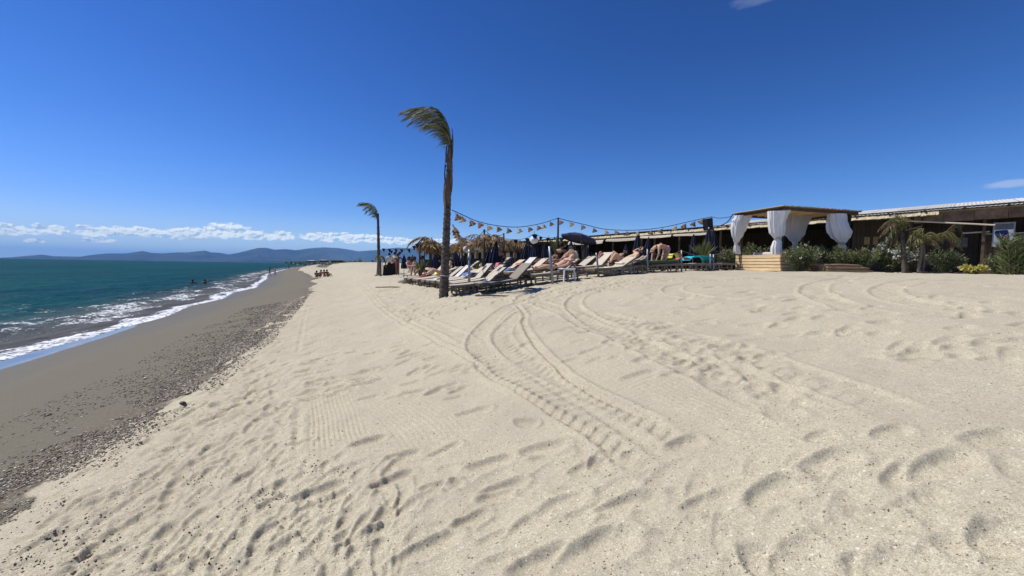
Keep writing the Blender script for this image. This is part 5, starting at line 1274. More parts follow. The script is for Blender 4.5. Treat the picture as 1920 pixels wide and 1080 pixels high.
B_l = [(1068, 414.5), (1090, 420), (1113, 425.5), (1135, 429.5), (1152, 431), (1175, 431.7), (1198, 431.3), (1222, 429.4), (1243, 426.3), (1268, 421), (1286, 416.8), (1304, 413), (1320, 409.5)]
for i, (px, py) in enumerate(B_l): lamp(px, py, dB(px), f'woven lamp, {ORD[i]} right of the tall dark pole on its cable', (i+1) % 3, 1.05 if i < 8 else 1.25, 1 if i < 6 else -1)
lamp(1048, 411, 17.5, 'woven lamp hanging right at the top of the tall dark pole', 0)
C_l = [(849.5, 421), (851, 426), (854, 432), (858, 438), (862, 442), (868, 446), (875, 449), (888, 448.5), (897, 444), (903, 437)]
for i, (px, py) in enumerate(C_l): lamp(px, py, dC(px), f'woven lamp, {ORD[i]} down the low swinging cable beside the palm', (i+1) % 3, .95)
for i, (px, py) in enumerate(((914, 436), (922, 441), (930, 443), (938, 442))): lamp(px, py, dG(px), f'woven lamp, {ORD[i]} from the left between the two dark thatch posts', i % 3, 1.0)
F_l = [(1073, 438.5), (1085, 440), (1098, 443), (1112, 446.3)]
for i, (px, py) in enumerate(F_l): lamp(px, py, dF(px), f'small lamp, {ORD[i]} from the left above the open parasol', 0, .9)
def pennant(px, py, dep, label):
    t_ = MB(); t_.add([(-.09, 0, 0), (.09, 0, 0), (.10, .02, -.05), (.01, .05, -.24), (-.10, .02, -.05), (-.09, .012, 0), (.09, .012, 0), (.10, .032, -.05), (.01, .062, -.24), (-.10, .032, -.05)],
          [(0, 1, 2, 3, 4), (9, 8, 7, 6, 5), (0, 5, 6, 1), (1, 6, 7, 2), (2, 7, 8, 3), (3, 8, 9, 4), (4, 9, 5, 0)])
    o = t_.build('pennant', M_NAVY); o.location = W(px, py, dep); o.rotation_euler = (R(random.uniform(-10, 30)), 0, random.uniform(-.6, .6)); tag(o, label, 'pennant', 'dark pennants on far strings')
for i, (px, py) in enumerate(((967, 449.5), (988, 446.5), (1001, 439.5), (1004, 440), (1015, 444), (1028, 446), (1053, 446.5))): pennant(px, py, 20, f'small dark pennant, {ORD[i]} from the left on the string before the tall pole')
for i, (px, py) in enumerate(((719, 466.2), (730, 466.6), (742, 467.2), (753, 467.5), (766, 467.2), (776, 461), (782, 457))): pennant(px, py, 27-8*(px-716)/71, f'small dark pennant, {ORD[i]} from the second palm on the left string')
for i, (px, py) in enumerate(((734, 470), (741, 472), (750, 472))): pennant(px, py, 28, f'{ORD[i]} of three loose dark pennants above the standing people')
for (px, py, dep, r_, l) in ((875, 467, 21, .19, 'white round paper lantern right of the tall palm under thatch'), (1001.5, 450, 23, .24, 'white round paper lantern above the tight cluster of closed parasols')):
    e = empty('paper_lantern', W(px, py, dep), 0, l, 'lantern'); t_ = MB(); t_.lathe([(r_*math.sin(math.pi*i/10), -r_*math.cos(math.pi*i/10)*.95) for i in range(11)], 14); t_.build('shade', M_WHITE, e, smooth=True)
    t_ = MB(); t_.tube([(0, 0, r_*.9), (0, 0, r_+.25)], .01, 4); t_.build('cord', M_ROPE, e)

# ---------------------------------------------------------------- stools, towels, loudspeaker
def stool(loc, label):
    e = empty('plastic_stool', loc, .4, label, 'stool'); t_ = MB(); t_.box((0, 0, .40), (.42, .42, .035), bev=.012); t_.box((0, 0, .372), (.37, .37, .03)); t_.build('table_top', M_PLAST, e)
    for sx in (-1, 1):
        for sy in (-1, 1): l = MB(); l.bar((sx*.20, sy*.20, 0), (sx*.17, sy*.17, .37), .045, .03); l.build('leg', M_PLAST, e)
stool(on(1062, 12.4, .01), 'white plastic stool in front of the man in the hat')
stool(on(1168, 14.0, .01), 'white plastic stool left of the olive cushions')
def towel(p, a, L, Wd, z, m, name, label, sag=.18):
    vs, fs = [], []; n = 8
    for side in (0, 1):
        for i in range(n+1):
            t = i/n*2-1; d = max(0, abs(t)-.62)/.38
            for y in (-1, 0, 1): vs.append((t*L/2*(1-.12*d), y*Wd/2, z-sag*d-.012*side+.012*math.sin(i*2+y)))
    k = 3*(n+1)
    for i in range(n):
        for j in range(2): a_ = i*3+j; fs += [(a_, a_+3, a_+4, a_+1), (a_+k+1, a_+k+4, a_+k+3, a_+k)]
        fs += [(i*3, i*3+k, i*3+3+k, i*3+3), (i*3+2, i*3+5, i*3+5+k, i*3+2+k)]
    fs += [(0, 1, 1+k, k), (1, 2, 2+k, 1+k), (3*n+1, 3*n, 3*n+k, 3*n+1+k), (3*n+2, 3*n+1, 3*n+1+k, 3*n+2+k)]
    o = MB().add(vs, fs).build(name, m, None, smooth=True); o.location = p; o.rotation_euler = (0, 0, a); tag(o, label, 'towel'); return o
q = zat(8.0, 17.2); towel(Vector((7.75, 16.9, q)), UA-.3, 1.15, .75, .60, M_TURQ, 'beach_towel', 'bright turquoise towel spread over a flat lounger')
q = zat(7.0, 16.4); towel(Vector((6.8, 16.9, q)), UA-.3, .5, .5, .72, M_YCLOTH, 'beach_towel', 'yellow towel right of the bending woman')
towel(Vector((7.0, 16.6, q)), UA-.3, .6, .5, .56, M_REDP, 'beach_towel', 'pink-red towel crumpled beside the yellow one', .08)
p_ = on(937, 16.6); towel(p_, UA, .30, .5, .62, M_REDP, 'beach_towel', 'pinkish red towel hung over a chair back beside the closed parasols', .35)
p_ = on(985, 17.2); towel(p_, UA, .9, .5, .52, M_REDP, 'beach_towel', 'red and pink towel on a lounger left of the tight parasol cluster', .1)
bpile = empty('towel_bag', on(760, 19.3, .0), .3, 'pale green and white cloth bag lying at the far end of the seaward row', 'bag')
t_ = MB(); t_.lathe([(.0, .0), (.30, .02), (.36, .12), (.26, .24), (.10, .30), (.0, .31)], 12, wob=.3, seed=4); t_.build('sack', M_CREAM, bpile, smooth=True); t_ = MB(); t_.tube([(-.12, 0, .24), (-.05, 0, .40), (.08, 0, .40), (.14, 0, .22)], .02, 5); t_.build('handle', M_OLIVE, bpile)
def bag(px, dep, m, label, s=1.0):
    e = empty('beach_bag', on(px, dep, .0), random.uniform(0, 3), label, 'bag'); e.scale = (s, s, s)
    MB().lathe([(.0, .0), (.17, .01), (.20, .10), (.18, .24), (.15, .30), (.13, .29), (.0, .22)], 10, wob=.2, seed=int(px)).build('sack', m, e, smooth=True)
    MB().tube([(-.13, 0, .28), (-.06, 0, .42), (.06, 0, .42), (.13, 0, .28)], .012, 5).build('handle', m, e)
bag(932, 12.9, M_BLACK, 'black bag on the sand behind the taupe lounger')
bag(1140, 13.9, M_STRAW, 'straw bag right of the second grey pole'); bag(972, 14.6, M_TAN, 'straw basket below the wide cream lounger')
for (u, v, z, m_, l) in ((4.6, 13.72, .47, M_BLUE, 'blue towel over the back of a seaward lounger'), (3.9, 15.25, .33, M_PLAST, 'white towel spread on a seaward lounger'), (4.5, 17.5, .45, M_YCLOTH, 'yellow towel over a far seaward lounger'),
                         (6.7, 14.75, .36, M_BLUE, 'striped blue towel on a lounger of the middle row'), (8.6, 13.3, .36, M_REDP, 'pink towel on a lounger behind the open parasol row'), (4.0, 18.3, .34, M_RED, 'red towel on one of the farthest seaward loungers')):
    p_ = onuv(u, v, 0); towel(p_, UA, .8, .5, z, m_, 'beach_towel', l, .10)
sb_ = empty('loudspeaker', W(1327, 430, 19.4), R(25), 'black loudspeaker tilted on the pale post above the bar roof', 'loudspeaker')
t_ = MB(); rot = Matrix.Rotation(R(-9), 3, 'Y'); t_.box((0, 0, .24), (.36, .30, .56), rot, bev=.02); t_.build('cabinet', M_BLACK, sb_)
t_ = MB(); t_.box((0, -.155, .24), (.30, .012, .48), rot); t_.build('grille', M_DARKM, sb_)
t_ = MB(); t_.box((.205, 0, .26), (.03, .2, .6), rot); t_.build('bracket', M_PLAST, sb_)
wb_ = empty('black_windbreak', on(733, 30.0), .2, 'low black cloth windbreak left of the man in red shorts', 'windbreak'); wb_.scale = (1.5, 1.5, 1.9)
t_ = MB(); t_.add([(-.38, 0, .0), (.36, .05, 0), (.40, .1, .42), (.1, .05, .50), (-.36, 0, .40), (-.38, .5, .0), (.36, .55, 0), (.36, .35, .42), (.1, .3, .50), (-.34, .3, .38)], [(0, 1, 2, 3, 4), (9, 8, 7, 6, 5), (4, 3, 8, 9), (3, 2, 7, 8), (2, 1, 6, 7), (0, 4, 9, 5)]); t_.build('cloth', M_BLACK, wb_)
for x in (-.39, .40): t_ = MB(); t_.tube([(x, -.02, 0), (x, -.02, .52)], .015, 6); t_.build('stake', M_METAL, wb_)
# driftwood and a plank lying about the palm
for (px, py, dep, L, a, l) in ((925, 547, 10.4, .9, .1, 'grey driftwood plank lying in front of the taupe lounger'), (740, 532, 17.5, 1.6, .25, 'thin reddish stick lying on the sand left of the seaward row'), (1000, 540, 11.2, .5, .3, 'small dark stick near the feet of the man in the hat')):
    p = on(px, dep, 0); t_ = MB(); t_.tube([(-L/2, 0, .02), (-L*.1, .02, .035), (L/2, 0, .02)], [.02, .026, .014], 6); o = t_.build('driftwood', M_WOODG if L < 1 else M_WOODR, None); o.location = p; o.rotation_euler = (0, 0, a); tag(o, l, 'driftwood')

# ---------------------------------------------------------------- spiky plants
def yucca(px, dep, h, n, m, label, spread=.5, wd=.05, seed=1, tr=0.0):
    r_ = np.random.default_rng(seed); e = empty('spiky_plant', on(px, dep, .02), 0, label, 'plant')
    t_ = MB(); t_.tube([(0, 0, 0), (0, 0, max(.08, tr))], [.06, .05], 7); t_.build('stem', M_SHEATH, e)
    q = r_.uniform(0, 6.28, n); D = np.stack([np.cos(q)*spread*r_.random(n), np.sin(q)*spread*r_.random(n), .5+.6*r_.random(n)], 1)
    P = np.zeros((n, 3)); P[:, 2] = max(.05, tr)+r_.uniform(-.05, .05, n)
    leaves('blades', P, D, (h-tr)*r_.uniform(.6, 1.1, n), wd, m, e, droop=.25)
yucca(790, 19.0, 1.35, 60, M_REED, 'tall green bladed plant below the first thatch post', .5, .05, 1, .4)
yucca(896, 17.5, .9, 50, M_SHRUB, 'agave with pale green blades behind the taupe lounger', .9, .09, 2)
yucca(1042, 20, 1.9, 90, M_REED, 'tall pale green yucca left of the tall dark pole', .45, .06, 3, .7)
yucca(1108, 20, 1.0, 80, M_SHRUB, 'bright green bladed plant below the open parasol', .8, .05, 4)
yucca(1318, 18.2, 1.55, 110, M_REED, 'large yellowish yucca left of the daybed below the loudspeaker', .75, .06, 5, .5)
yucca(862, 23, 1.0, 40, M_SHRUB, 'green plant behind the tall palm trunk', .6, .06, 6)

# ---------------------------------------------------------------- the curtained daybed
NCx = Vector((10.7, 16.0, 0)); ex = Vector((.965, .262, 0)); ey = Vector((-.262, .965, 0))
gz = zat(12, 17)-.02
cab = empty('curtained_daybed', (NCx.x, NCx.y, gz), math.atan2(ex.y, ex.x), 'wooden beach daybed with flat reed roof and tied white curtains', 'daybed')
LX, LY, HR = 4.0, 2.4, 2.50
def cpart(name, m, smooth=False):
    o = CB.build(name, m, cab, smooth=smooth); return o
for (x, y) in ((.16, .12), (LX-.30, .12), (.16, LY-.25), (LX-.30, LY-.25)):
    CB = MB(); CB.box((x, y, HR/2), (.10, .10, HR), bev=.006); cpart('post', M_WOODB)
for (a, b_) in (((-.02, .02, HR-.02), (LX+.02, .02, HR-.02)), ((-.02, LY-.02, HR-.02), (LX+.02, LY-.02, HR-.02))):
    CB = MB(); CB.bar(a, b_, .05, .10); cpart('roof_beam', M_WOODR)
for x in (0.03, LX-.03):
    CB = MB(); CB.bar((x, .05, HR-.02), (x, LY-.05, HR-.02), .05, .10); cpart('roof_beam', M_WOODR)
for k in range(9):
    CB = MB(); x = .4+k*.4; CB.bar((x, .06, HR+.01), (x, LY-.06, HR+.01), .05, .05); cpart('rafter', M_PINE)
CB = MB(); CB.box((LX/2, LY/2, HR+.055), (LX+.16, LY+.16, .03)); cpart('roof_deck', M_LOG)
rr = random.Random(3)
for k in range(42):
    x = -.06+k*(LX+.12)/41; CB = MB(); CB.bar((x, -.08-rr.random()*.05, HR+.085+rr.uniform(-.006, .01)), (x+rr.uniform(-.01, .01), LY+.08+rr.random()*.05, HR+.085), .085, .03); cpart('reed_bundle', M_REEDMAT)
# box of the platform, boarded
PH = .66; bx0, bx1, by0, by1 = .06, LX-.2, .02, LY-.10
nb = 5; bh = PH/nb
for k in range(nb):
    z = (k+.5)*bh; inn = rr.uniform(0, .006)
    for (c, s) in (((bx0-.012+inn, (by0+by1)/2, z), (.024, by1-by0, bh-.022)), (((bx0+bx1)/2, by0-.012+inn, z), (bx1-bx0-.03, .024, bh-.022))):
        CB = MB(); CB.box(c, s, bev=.003); cpart('board', M_PINE)
CB = MB(); CB.box(((bx0+bx1)/2, (by0+by1)/2, PH/2-.02), (bx1-bx0-.02, by1-by0-.02, PH-.05)); cpart('platform_core', M_WOODB)
CB = MB(); CB.box(((bx0+bx1)/2, (by0+by1)/2, PH+.005), (bx1-bx0+.04, by1-by0+.04, .03), bev=.005); cpart('platform_top', M_PINE)
CB = MB(); CB.box(((bx0+bx1)/2+.2, (by0+by1)/2, PH+.09), (bx1-bx0-.9, by1-by0-.5, .13), bev=.04); cpart('mattress', M_WHITE)
CI = cab.matrix_basis.inverted() if False else (Matrix.Translation(cab.location) @ Matrix.Rotation(cab.rotation_euler[2], 4, 'Z')).inverted()
def curtain(rows, dep, tie, name='curtain', seed=1, npl=9, amp=.16):
    """rows: (left px, right px, y px) of the hanging cloth, top to bottom, at a forward distance"""
    rr = random.Random(seed); n = 72; vs, fs = [], []
    # densify
    rows_ = []
    for i in range(len(rows)-1):
        for t in np.linspace(0, 1, 5, endpoint=False):
            tt = t*t*(3-2*t); rows_.append(tuple(rows[i][k]*(1-(tt if k < 2 else t))+rows[i+1][k]*(tt if k < 2 else t) for k in range(3)))
    rows_.append(rows[-1])
    for i, (l, r_, y) in enumerate(rows_):
        a, b_ = W(l, y, dep), W(r_, y, dep); c = (a+b_)/2; hw = (b_-a).length/2; dirx = (b_-a).normalized(); nrm_ = Vector((dirx.y, -dirx.x, 0))
        for k in range(n):
            q = 2*math.pi*k/n; w = 1+(amp*.6*math.sin(q*npl+.5*math.sin(i*.35)+seed)+amp*.5*math.sin(q*(npl*2+1)+i*.12+seed*2)+amp*.25*math.sin(q*3+i*.3))*(.5+.5*min(1, hw/.25)); p = c+dirx*math.cos(q)*hw*w+nrm_*math.sin(q)*hw*.5*w
            vs.append(CI @ p)
    for i in range(len(rows_)-1):
        for k in range(n): a, b_ = i*n+k, i*n+(k+1) % n; fs.append((a, b_, b_+n, a+n))
    o = MB().add(vs, fs).build(name, M_WHITE, cab, smooth=True)
    if tie is not None:
        l, r_, y = tie; a, b_ = W(l, y, dep), W(r_, y, dep); c = CI @ ((a+b_)/2); hw = (b_-a).length/2
        MB().lathe([(hw*1.02, -.05), (hw*1.12, -.04), (hw*1.12, .04), (hw*1.02, .05)], 14, c).build('curtain_tie', M_CREAM, o)
    return o
curtain([(1379, 1408, 404), (1374, 1403, 415), (1372.5, 1399, 428), (1373, 1393, 440), (1376, 1386, 452), (1377.5, 1383, 457.5), (1376, 1387, 464), (1375, 1389, 476.5)], 18.0, (1377.5, 1383.5, 457.5), seed=1)
curtain([(1441, 1470, 396), (1441, 1468, 408), (1442, 1466, 422), (1444, 1466, 436), (1450, 1465, 445), (1453, 1464, 448), (1449, 1465, 455), (1446, 1465, 466), (1446, 1466, 477)], 16.0, (1453, 1464, 447.5), seed=2)
curtain([(1464, 1482, 394), (1459, 1476, 404), (1455, 1472, 416), (1453, 1472, 428), (1454, 1470, 440), (1456, 1466, 447)], 16.15, None, seed=5, npl=7)
curtain([(1472, 1519, 404), (1470, 1514, 414), (1469, 1511, 425), (1473, 1507, 438), (1480, 1500, 449), (1487, 1495, 456), (1485, 1497, 464), (1484, 1499, 480)], 18.4, (1487, 1495, 456), seed=3, npl=11)
curtain([(1553, 1584, 401), (1552, 1585, 412), (1552, 1590, 424), (1554, 1594, 434), (1559, 1592, 444), (1568, 1587, 452), (1575, 1584, 457), (1572, 1587, 465), (1571, 1588, 480)], 16.9, (1575, 1584, 457), seed=4, npl=9)
# ---------------------------------------------------------------- the long beach bar
SH0 = Vector((22.2, 17.4, 2.92)); SHX = Vector((.667, -.745, 0)); SHY = Vector((.745, .667, 0))
bar = empty('beach_bar', SH0, math.atan2(SHX.y, SHX.x), 'long low brown timber beach bar with reed eaves and pale roof sheets', 'building')
ze = lambda X: 3.06+0.018*X
rr = random.Random(11)
def bp(name, mb, m, parent=None, smooth=False, label=None): return mb.build(name, m, parent or bar, smooth, label)
def shared(mesh_obj_cache, key, builder, m, name):
    """first call builds the mesh, later calls only reuse it"""
    if key not in mesh_obj_cache:
        o = builder().build(name, m, bar); mesh_obj_cache[key] = o; return o
    o = mesh_obj_cache[key].copy(); link(o, bar); return o
cache = {}
# upright wall boards (right part), behind the eave
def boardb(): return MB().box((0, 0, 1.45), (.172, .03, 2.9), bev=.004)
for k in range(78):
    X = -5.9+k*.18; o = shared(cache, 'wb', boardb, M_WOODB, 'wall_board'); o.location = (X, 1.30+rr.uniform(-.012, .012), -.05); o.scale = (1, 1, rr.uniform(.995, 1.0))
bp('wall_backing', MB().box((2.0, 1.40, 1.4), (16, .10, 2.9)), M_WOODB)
# right-hand forward panel with the sign, catching the sun below the eave's shadow
for k in range(48):
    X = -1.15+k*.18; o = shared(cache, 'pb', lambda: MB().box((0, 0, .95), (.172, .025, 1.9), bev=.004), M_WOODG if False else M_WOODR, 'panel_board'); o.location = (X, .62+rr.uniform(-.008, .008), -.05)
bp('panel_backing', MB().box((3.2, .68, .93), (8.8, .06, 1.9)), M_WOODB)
bp('panel_cap', MB().box((3.2, .60, 1.875), (8.9, .12, .04)), M_CREAM)
# fascia boards under the roof at the right
for k in range(11):
    X = -3.0+k*.98; bp('fascia_board', MB().box((X, .02+rr.uniform(-.004, .004), ze(X)-.30), (.965, .03, .46), bev=.004), mat('tan_fascia_boards', (0.20, 0.135, 0.085), .85, .35, 3))
bp('gable_wall', MB().box((-3.2, .9, 2.62), (.06, 1.8, .9)), M_WOODB)
# roof sheets: corrugated, rising inland
def sheetb():
    n = 14; L = 6.5; vs, fs = [], []; sl = math.tan(R(8.7))
    for y in (0, 1):
        for i in range(n+1): x = -.5+i/n; vs.append((x, y*L-.25, y*L*sl+.012*math.cos(i*math.pi)))
    for y in (0, 1):
        for i in range(n+1): x = -.5+i/n; vs.append((x, y*L-.25, y*L*sl+.012*math.cos(i*math.pi)-.012))
    k = 2*(n+1)
    for i in range(n): fs += [(i, i+1, i+n+2, i+n+1), (k+i+n+1, k+i+n+2, k+i+1, k+i), (i, k+i, k+i+1, i+1)]
    return MB().add(vs, fs)
for k in range(44):
    X = 8.5-k*1.02
    if X < -13.2: break
    o = shared(cache, 'rs', sheetb, M_ROOFW, 'roof_sheet'); o.location = (X, -.05, ze(X)+.03+rr.uniform(-.012, .012)); o.rotation_euler = (0, R(-.9), 0)
bp('roof_underside', MB().box((-13.5, 3.1, 2.93), (45, 6.3, .06), Matrix.Rotation(R(-1.03), 3, 'Y')), M_WOODB)
bp('eave_beam', MB().bar((-35, .1, ze(-35)-.06), (9, .1, ze(9)-.06), .10, .12), M_CREAM)
# protruding pole ends along the eave
for k in range(34):
    X = 8.4-k*1.28; bp('rafter_end', MB().tube([(X, -.42, ze(X)+.02), (X, .8, ze(X)+.02)], .045, 7), M_WOODB)
# reed awning along the eave (left of the timber wall)
def reedb(): return MB().box((0, 0, 0), (.099, .04, .36), bev=.008)
for k in range(276):
    X = -2.7-k*.10
    if X < -31: break
    drop = .36 if X > -12 else .30
    o = shared(cache, 'reed', reedb, M_REEDMAT, 'reed_bundle'); o.location = (X, -.30+rr.uniform(-.01, .01), ze(X)-.11-rr.uniform(-.012, .02)); o.rotation_euler = (R(-52+rr.uniform(-5, 5)), 0, R(rr.uniform(-3, 3))); o.scale = (1, 1, (.95 if X > -12 else .75)*rr.uniform(.90, 1.10))
# open front: posts, back wall, counter, floor edge, cream roller awnings
for X in (-6.4, -9.4, -12.6, -15.4, -17.3, -18.4, -21.0, -24.0, -27.5, -31.0):
    bp('post', MB().box((X, .1, 1.42), (.11, .11, 2.84), bev=.006), M_WOODR)
def backb(): return MB().box((0, 0, 1.45), (.915, .05, 2.9), bev=.003)
for k in range(31): o = shared(cache, 'bk', backb, M_WOODB, 'back_wall_panel'); o.location = (-6.5-k*.92, 5.6, -.05)
bp('back_wall_lining', MB().box((-20.5, 5.75, 1.5), (29, .1, 3.2)), M_BLACK)
bp('partition_wall', MB().box((-5.95, 3.6, 1.4), (.08, 4.4, 2.8)), M_WOODB)
bp('end_wall', MB().box((-34.9, 2.9, 1.3), (.08, 5.6, 2.6)), M_WOODB)
bp('bar_floor', MB().box((-20.4, 2.9, -.02), (28.8, 5.6, .10)), M_WOODB)
bp('counter', MB().box((-13.5, 3.4, .55), (5.5, .6, 1.1), bev=.01), M_WOODB)
for (x0, x1, z0, h, tilt) in ((-15.6, -12.9, 2.38, .16, 0), (-18.2, -15.75, 2.34, .18, 1), (-21.3, -18.6, 2.20, .24, 0), (-25.3, -21.6, 2.05, .36, -2)):
    n = 10; vs, fs = [], []
    for i in range(n+1):
        x = x0+(x1-x0)*i/n; s = .05*math.sin(math.pi*i/n)+rr.uniform(-.012, .012)
        for (y, z) in ((-.55, z0-s), (-.50, z0+h*.5-s*.5), (-.1, z0+h+.1)): vs += [(x, y, z), (x, y+.015, z-.012)]
    for i in range(n):
        a = i*6; fs += [(a, a+6, a+8, a+2), (a+2, a+8, a+10, a+4), (a+1, a+3, a+9, a+7), (a+3, a+5, a+11, a+9), (a, a+1, a+7, a+6), (a+4, a+10, a+11, a+5)]
    fs += [(0, 2, 3, 1), (2, 4, 5, 3)]; a = n*6; fs += [(a+2, a, a+1, a+3), (a+4, a+2, a+3, a+5)]
    bp('roller_awning', MB().add(vs, fs), M_CREAM)
# slanting pale poles and braces in front of the wall
def wp(px, py, Yoff):
    """local point of the bar on a photo ray at a local depth Y"""
    d = ray(px, py); D3 = Vector((d[0], d[1], d[2])); o = Vector((0, 0, EYE)); n_ = SHY; pt = SH0+SHY*Yoff
    t = (pt-o).dot(n_)/D3.dot(n_); w = o+D3*t-SH0; return Vector((w.dot(SHX), w.dot(SHY), w.z))
for (a, b_, Y, r_, m_) in (((1700, 414), (1866, 422), -.15, .035, M_CREAM), ((1697, 432), (1728, 424), .0, .03, M_WOODG), ((1806, 437), (1856, 434), .35, .035, M_CREAM), ((1808, 421), (1790, 450), .6, .03, M_WOODB)):
    bp('pale_pole' if m_ is not M_WOODB else 'brace', MB().tube([wp(a[0], a[1], Y), wp(b_[0], b_[1], Y)], r_, 7), m_)
for (x, w_) in ((-3.6, .1), (-2.15, .12), (-1.2, .10)): bp('post', MB().box((x, .25, 1.40), (w_, .1, 2.8), bev=.006), M_WOODR)
# small paned window in the wall, and two pale panels
wz = bp('window_frame', MB().box((-1.95, 1.25, 1.55), (.62, .05, .52), bev=.006), M_WOODR)
for i in range(3): bp('pane', MB().box((-2.15+i*.2, 1.215, 1.55), (.17, .02, .44)), M_DGREY, wz)
for (x, w_) in ((-5.35, .24), (-5.0, .2)): bp('wall_panel', MB().box((x, 1.25, 1.75), (w_, .03, .42)), mat('ochre_panel', (.22, .15, .06)), None)
for i, X in enumerate((-9.0, -13.1)): bp('menu_board', MB().box((X, .0, 1.9), (.10, .03, .42)), M_PLAST)
# the sign
sg = empty('bar_sign', SH0+SHX*(-.62)+SHY*.40+Vector((0, 0, 1.28)), math.atan2(SHX.y, SHX.x), 'tall pale sign on the bar wall with a navy shape and a dark red bottle', 'sign')
SW, SHh = .60, 1.06
MB().box((0, 0, SHh/2), (SW, .03, SHh), bev=.004).build('board', M_SIGNW, sg)
for (c, s) in (((0, -.02, SHh), (SW+.05, .04, .04)), ((0, -.02, 0), (SW+.05, .04, .04)), ((-SW/2, -.02, SHh/2), (.04, .04, SHh-.04)), ((SW/2, -.02, SHh/2), (.04, .04, SHh-.04))): MB().box(c, s).build('frame', M_SIGNG, sg)
MB().box((0, -.018, SHh*.84), (SW-.06, .008, SHh*.26)).build('painted_eave_shade', M_DGREY, sg)  # eave shadow across the top of the sign, painted as a dark grey sheet
poly = [(-.24, .72), (.10, .74), (.14, .62), (.17, .42), (.10, .36), (.06, .20), (.0, .12), (-.05, .22), (-.10, .33), (-.18, .40), (-.23, .52), (-.26, .62)]
MB().add([(x, -.022, z) for x, z in poly]+[(x, -.016, z) for x, z in poly], [tuple(range(len(poly)-1, -1, -1))]+[(i, (i+1) % len(poly), (i+1) % len(poly)+len(poly), i+len(poly)) for i in range(len(poly))]).build('navy_print', M_SIGNN, sg)
poly = [(.06, .10), (.17, .10), (.18, .34), (.15, .42), (.145, .50), (.095, .50), (.09, .42), (.05, .34)]
MB().add([(x, -.028, z) for x, z in poly]+[(x, -.0225, z) for x, z in poly], [tuple(range(len(poly)-1, -1, -1))]+[(i, (i+1) % len(poly), (i+1) % len(poly)+len(poly), i+len(poly)) for i in range(len(poly))]).build('red_bottle_print', M_SIGNR, sg)

# ---------------------------------------------------------------- planting in front of the bar
bush('oleander_bush', on(1499, 15.3), .72, .6, 1.06, 2600, M_OLE, 'dense green oleander bush right beside the wooden daybed platform', 'bush', 'shrubs in front of the bar', leafL=.13, leafW=.032, fl=M_WFL, nfl=10, fls=.05, seed=1)
bush('oleander_bush', on(1563, 15.9), .62, .5, 1.05, 2000, M_OLE, 'oleander bush behind the left half of the log planter', 'bush', 'shrubs in front of the bar', leafL=.13, leafW=.03, seed=2)
bush('oleander_bush', on(1612, 16.1), .68, .5, 1.02, 2000, M_OLE, 'oleander bush with pinkish tips behind the right half of the log planter', 'bush', 'shrubs in front of the bar', leafL=.13, leafW=.03, fl=M_PFL, nfl=14, fls=.04, seed=3)
bush('white_oleander', on(1668, 16.3), .70, .55, 1.22, 1800, M_SHRUB, 'leafy oleander with white blossom left of the first small palm', 'bush', 'shrubs in front of the bar', leafL=.16, leafW=.04, fl=M_WFL, nfl=50, fls=.10, seed=4)
bush('white_oleander', on(1706, 16.6), .42, .4, 1.02, 800, M_SHRUB, 'oleander with pale blossom between the two small palms', 'bush', 'shrubs in front of the bar', leafL=.15, leafW=.036, fl=M_PFL, nfl=20, fls=.07, seed=5)
bush('grey_green_shrub', on(1769, 15.6), .66, .5, .95, 2000, M_SHRUB, 'grey-green shrub between the second small palm and the yellow plant', 'bush', 'shrubs in front of the bar', leafL=.10, leafW=.04, seed=6)
bush('yellow_plant', on(1824, 14.6), .42, .34, .32, 700, M_YEL, 'low bright yellow plant on the sand by the wall', 'plant', leafL=.12, leafW=.06, fl=M_WFL, nfl=4, fls=.06, seed=7, stems=5, up=.8)
bush('green_shrub', on(1362, 18.0), .38, .4, 1.05, 1100, M_SHRUB, 'dark shrub at the left side of the daybed', 'bush', leafL=.12, leafW=.04, fl=M_PFL, nfl=6, seed=8)
bush('green_shrub', on(1336, 18.6), .5, .4, .9, 900, M_SHRUB, 'low grey shrub beneath the loudspeaker parasols', 'bush', leafL=.10, leafW=.03, seed=9)
bush('green_shrub', on(1418, 21.5), .95, .6, 1.45, 1700, M_OLE, 'green shrub seen through the daybed above its platform', 'bush', leafL=.14, leafW=.03, seed=10)
bush('green_shrub', on(1536, 19.5), .8, .5, .95, 1000, M_OLE, 'shrub behind the daybed below its third curtain', 'bush', leafL=.13, leafW=.03, fl=M_WFL, nfl=8, seed=12)
bush('green_shrub', on(1872, 15.6), .40, .4, .86, 900, M_SHRUB, 'bright green bush below the sign', 'bush', leafL=.13, leafW=.045, seed=13)
def reed_clump(px, dep, h, n, seed, label, wd=.55):
    r_ = np.random.default_rng(seed); e = empty('giant_reed', on(px, dep, .02), 0, label, 'reed clump')
    st = MB(); P, D, L = [], [], []
    for k in range(26):
        a, q = r_.uniform(0, 6.28), math.sqrt(r_.random()); x, y = math.cos(a)*q*wd, math.sin(a)*q*wd*.7; hh = h*r_.uniform(.7, 1.05); lx = x*1.35+r_.normal(0, .08)
        st.tube([(x*.7, y*.7, 0), (x, y, hh*.6), (lx, y*1.1, hh)], [.012, .01, .004], 5)
        for j in range(n//26):
            t = r_.random(); P.append((x*.7+(lx-x*.7)*t, y, hh*t)); aa = r_.uniform(0, 6.28); D.append((math.cos(aa)*.6, math.sin(aa)*.6, .75)); L.append(r_.uniform(.25, .5))
    st.build('stem', M_REED if False else M_WOODG, e); leaves('foliage', np.array(P), np.array(D), np.array(L), .028, M_REED, e, droop=.5)
reed_clump(1904, 13.6, 1.28, 1900, 3, 'tall clump of giant reed at the right edge of the view', .47)
reed_clump(1960, 13.2, 1.3, 700, 4, 'reed clump cut by the right frame edge', .5)
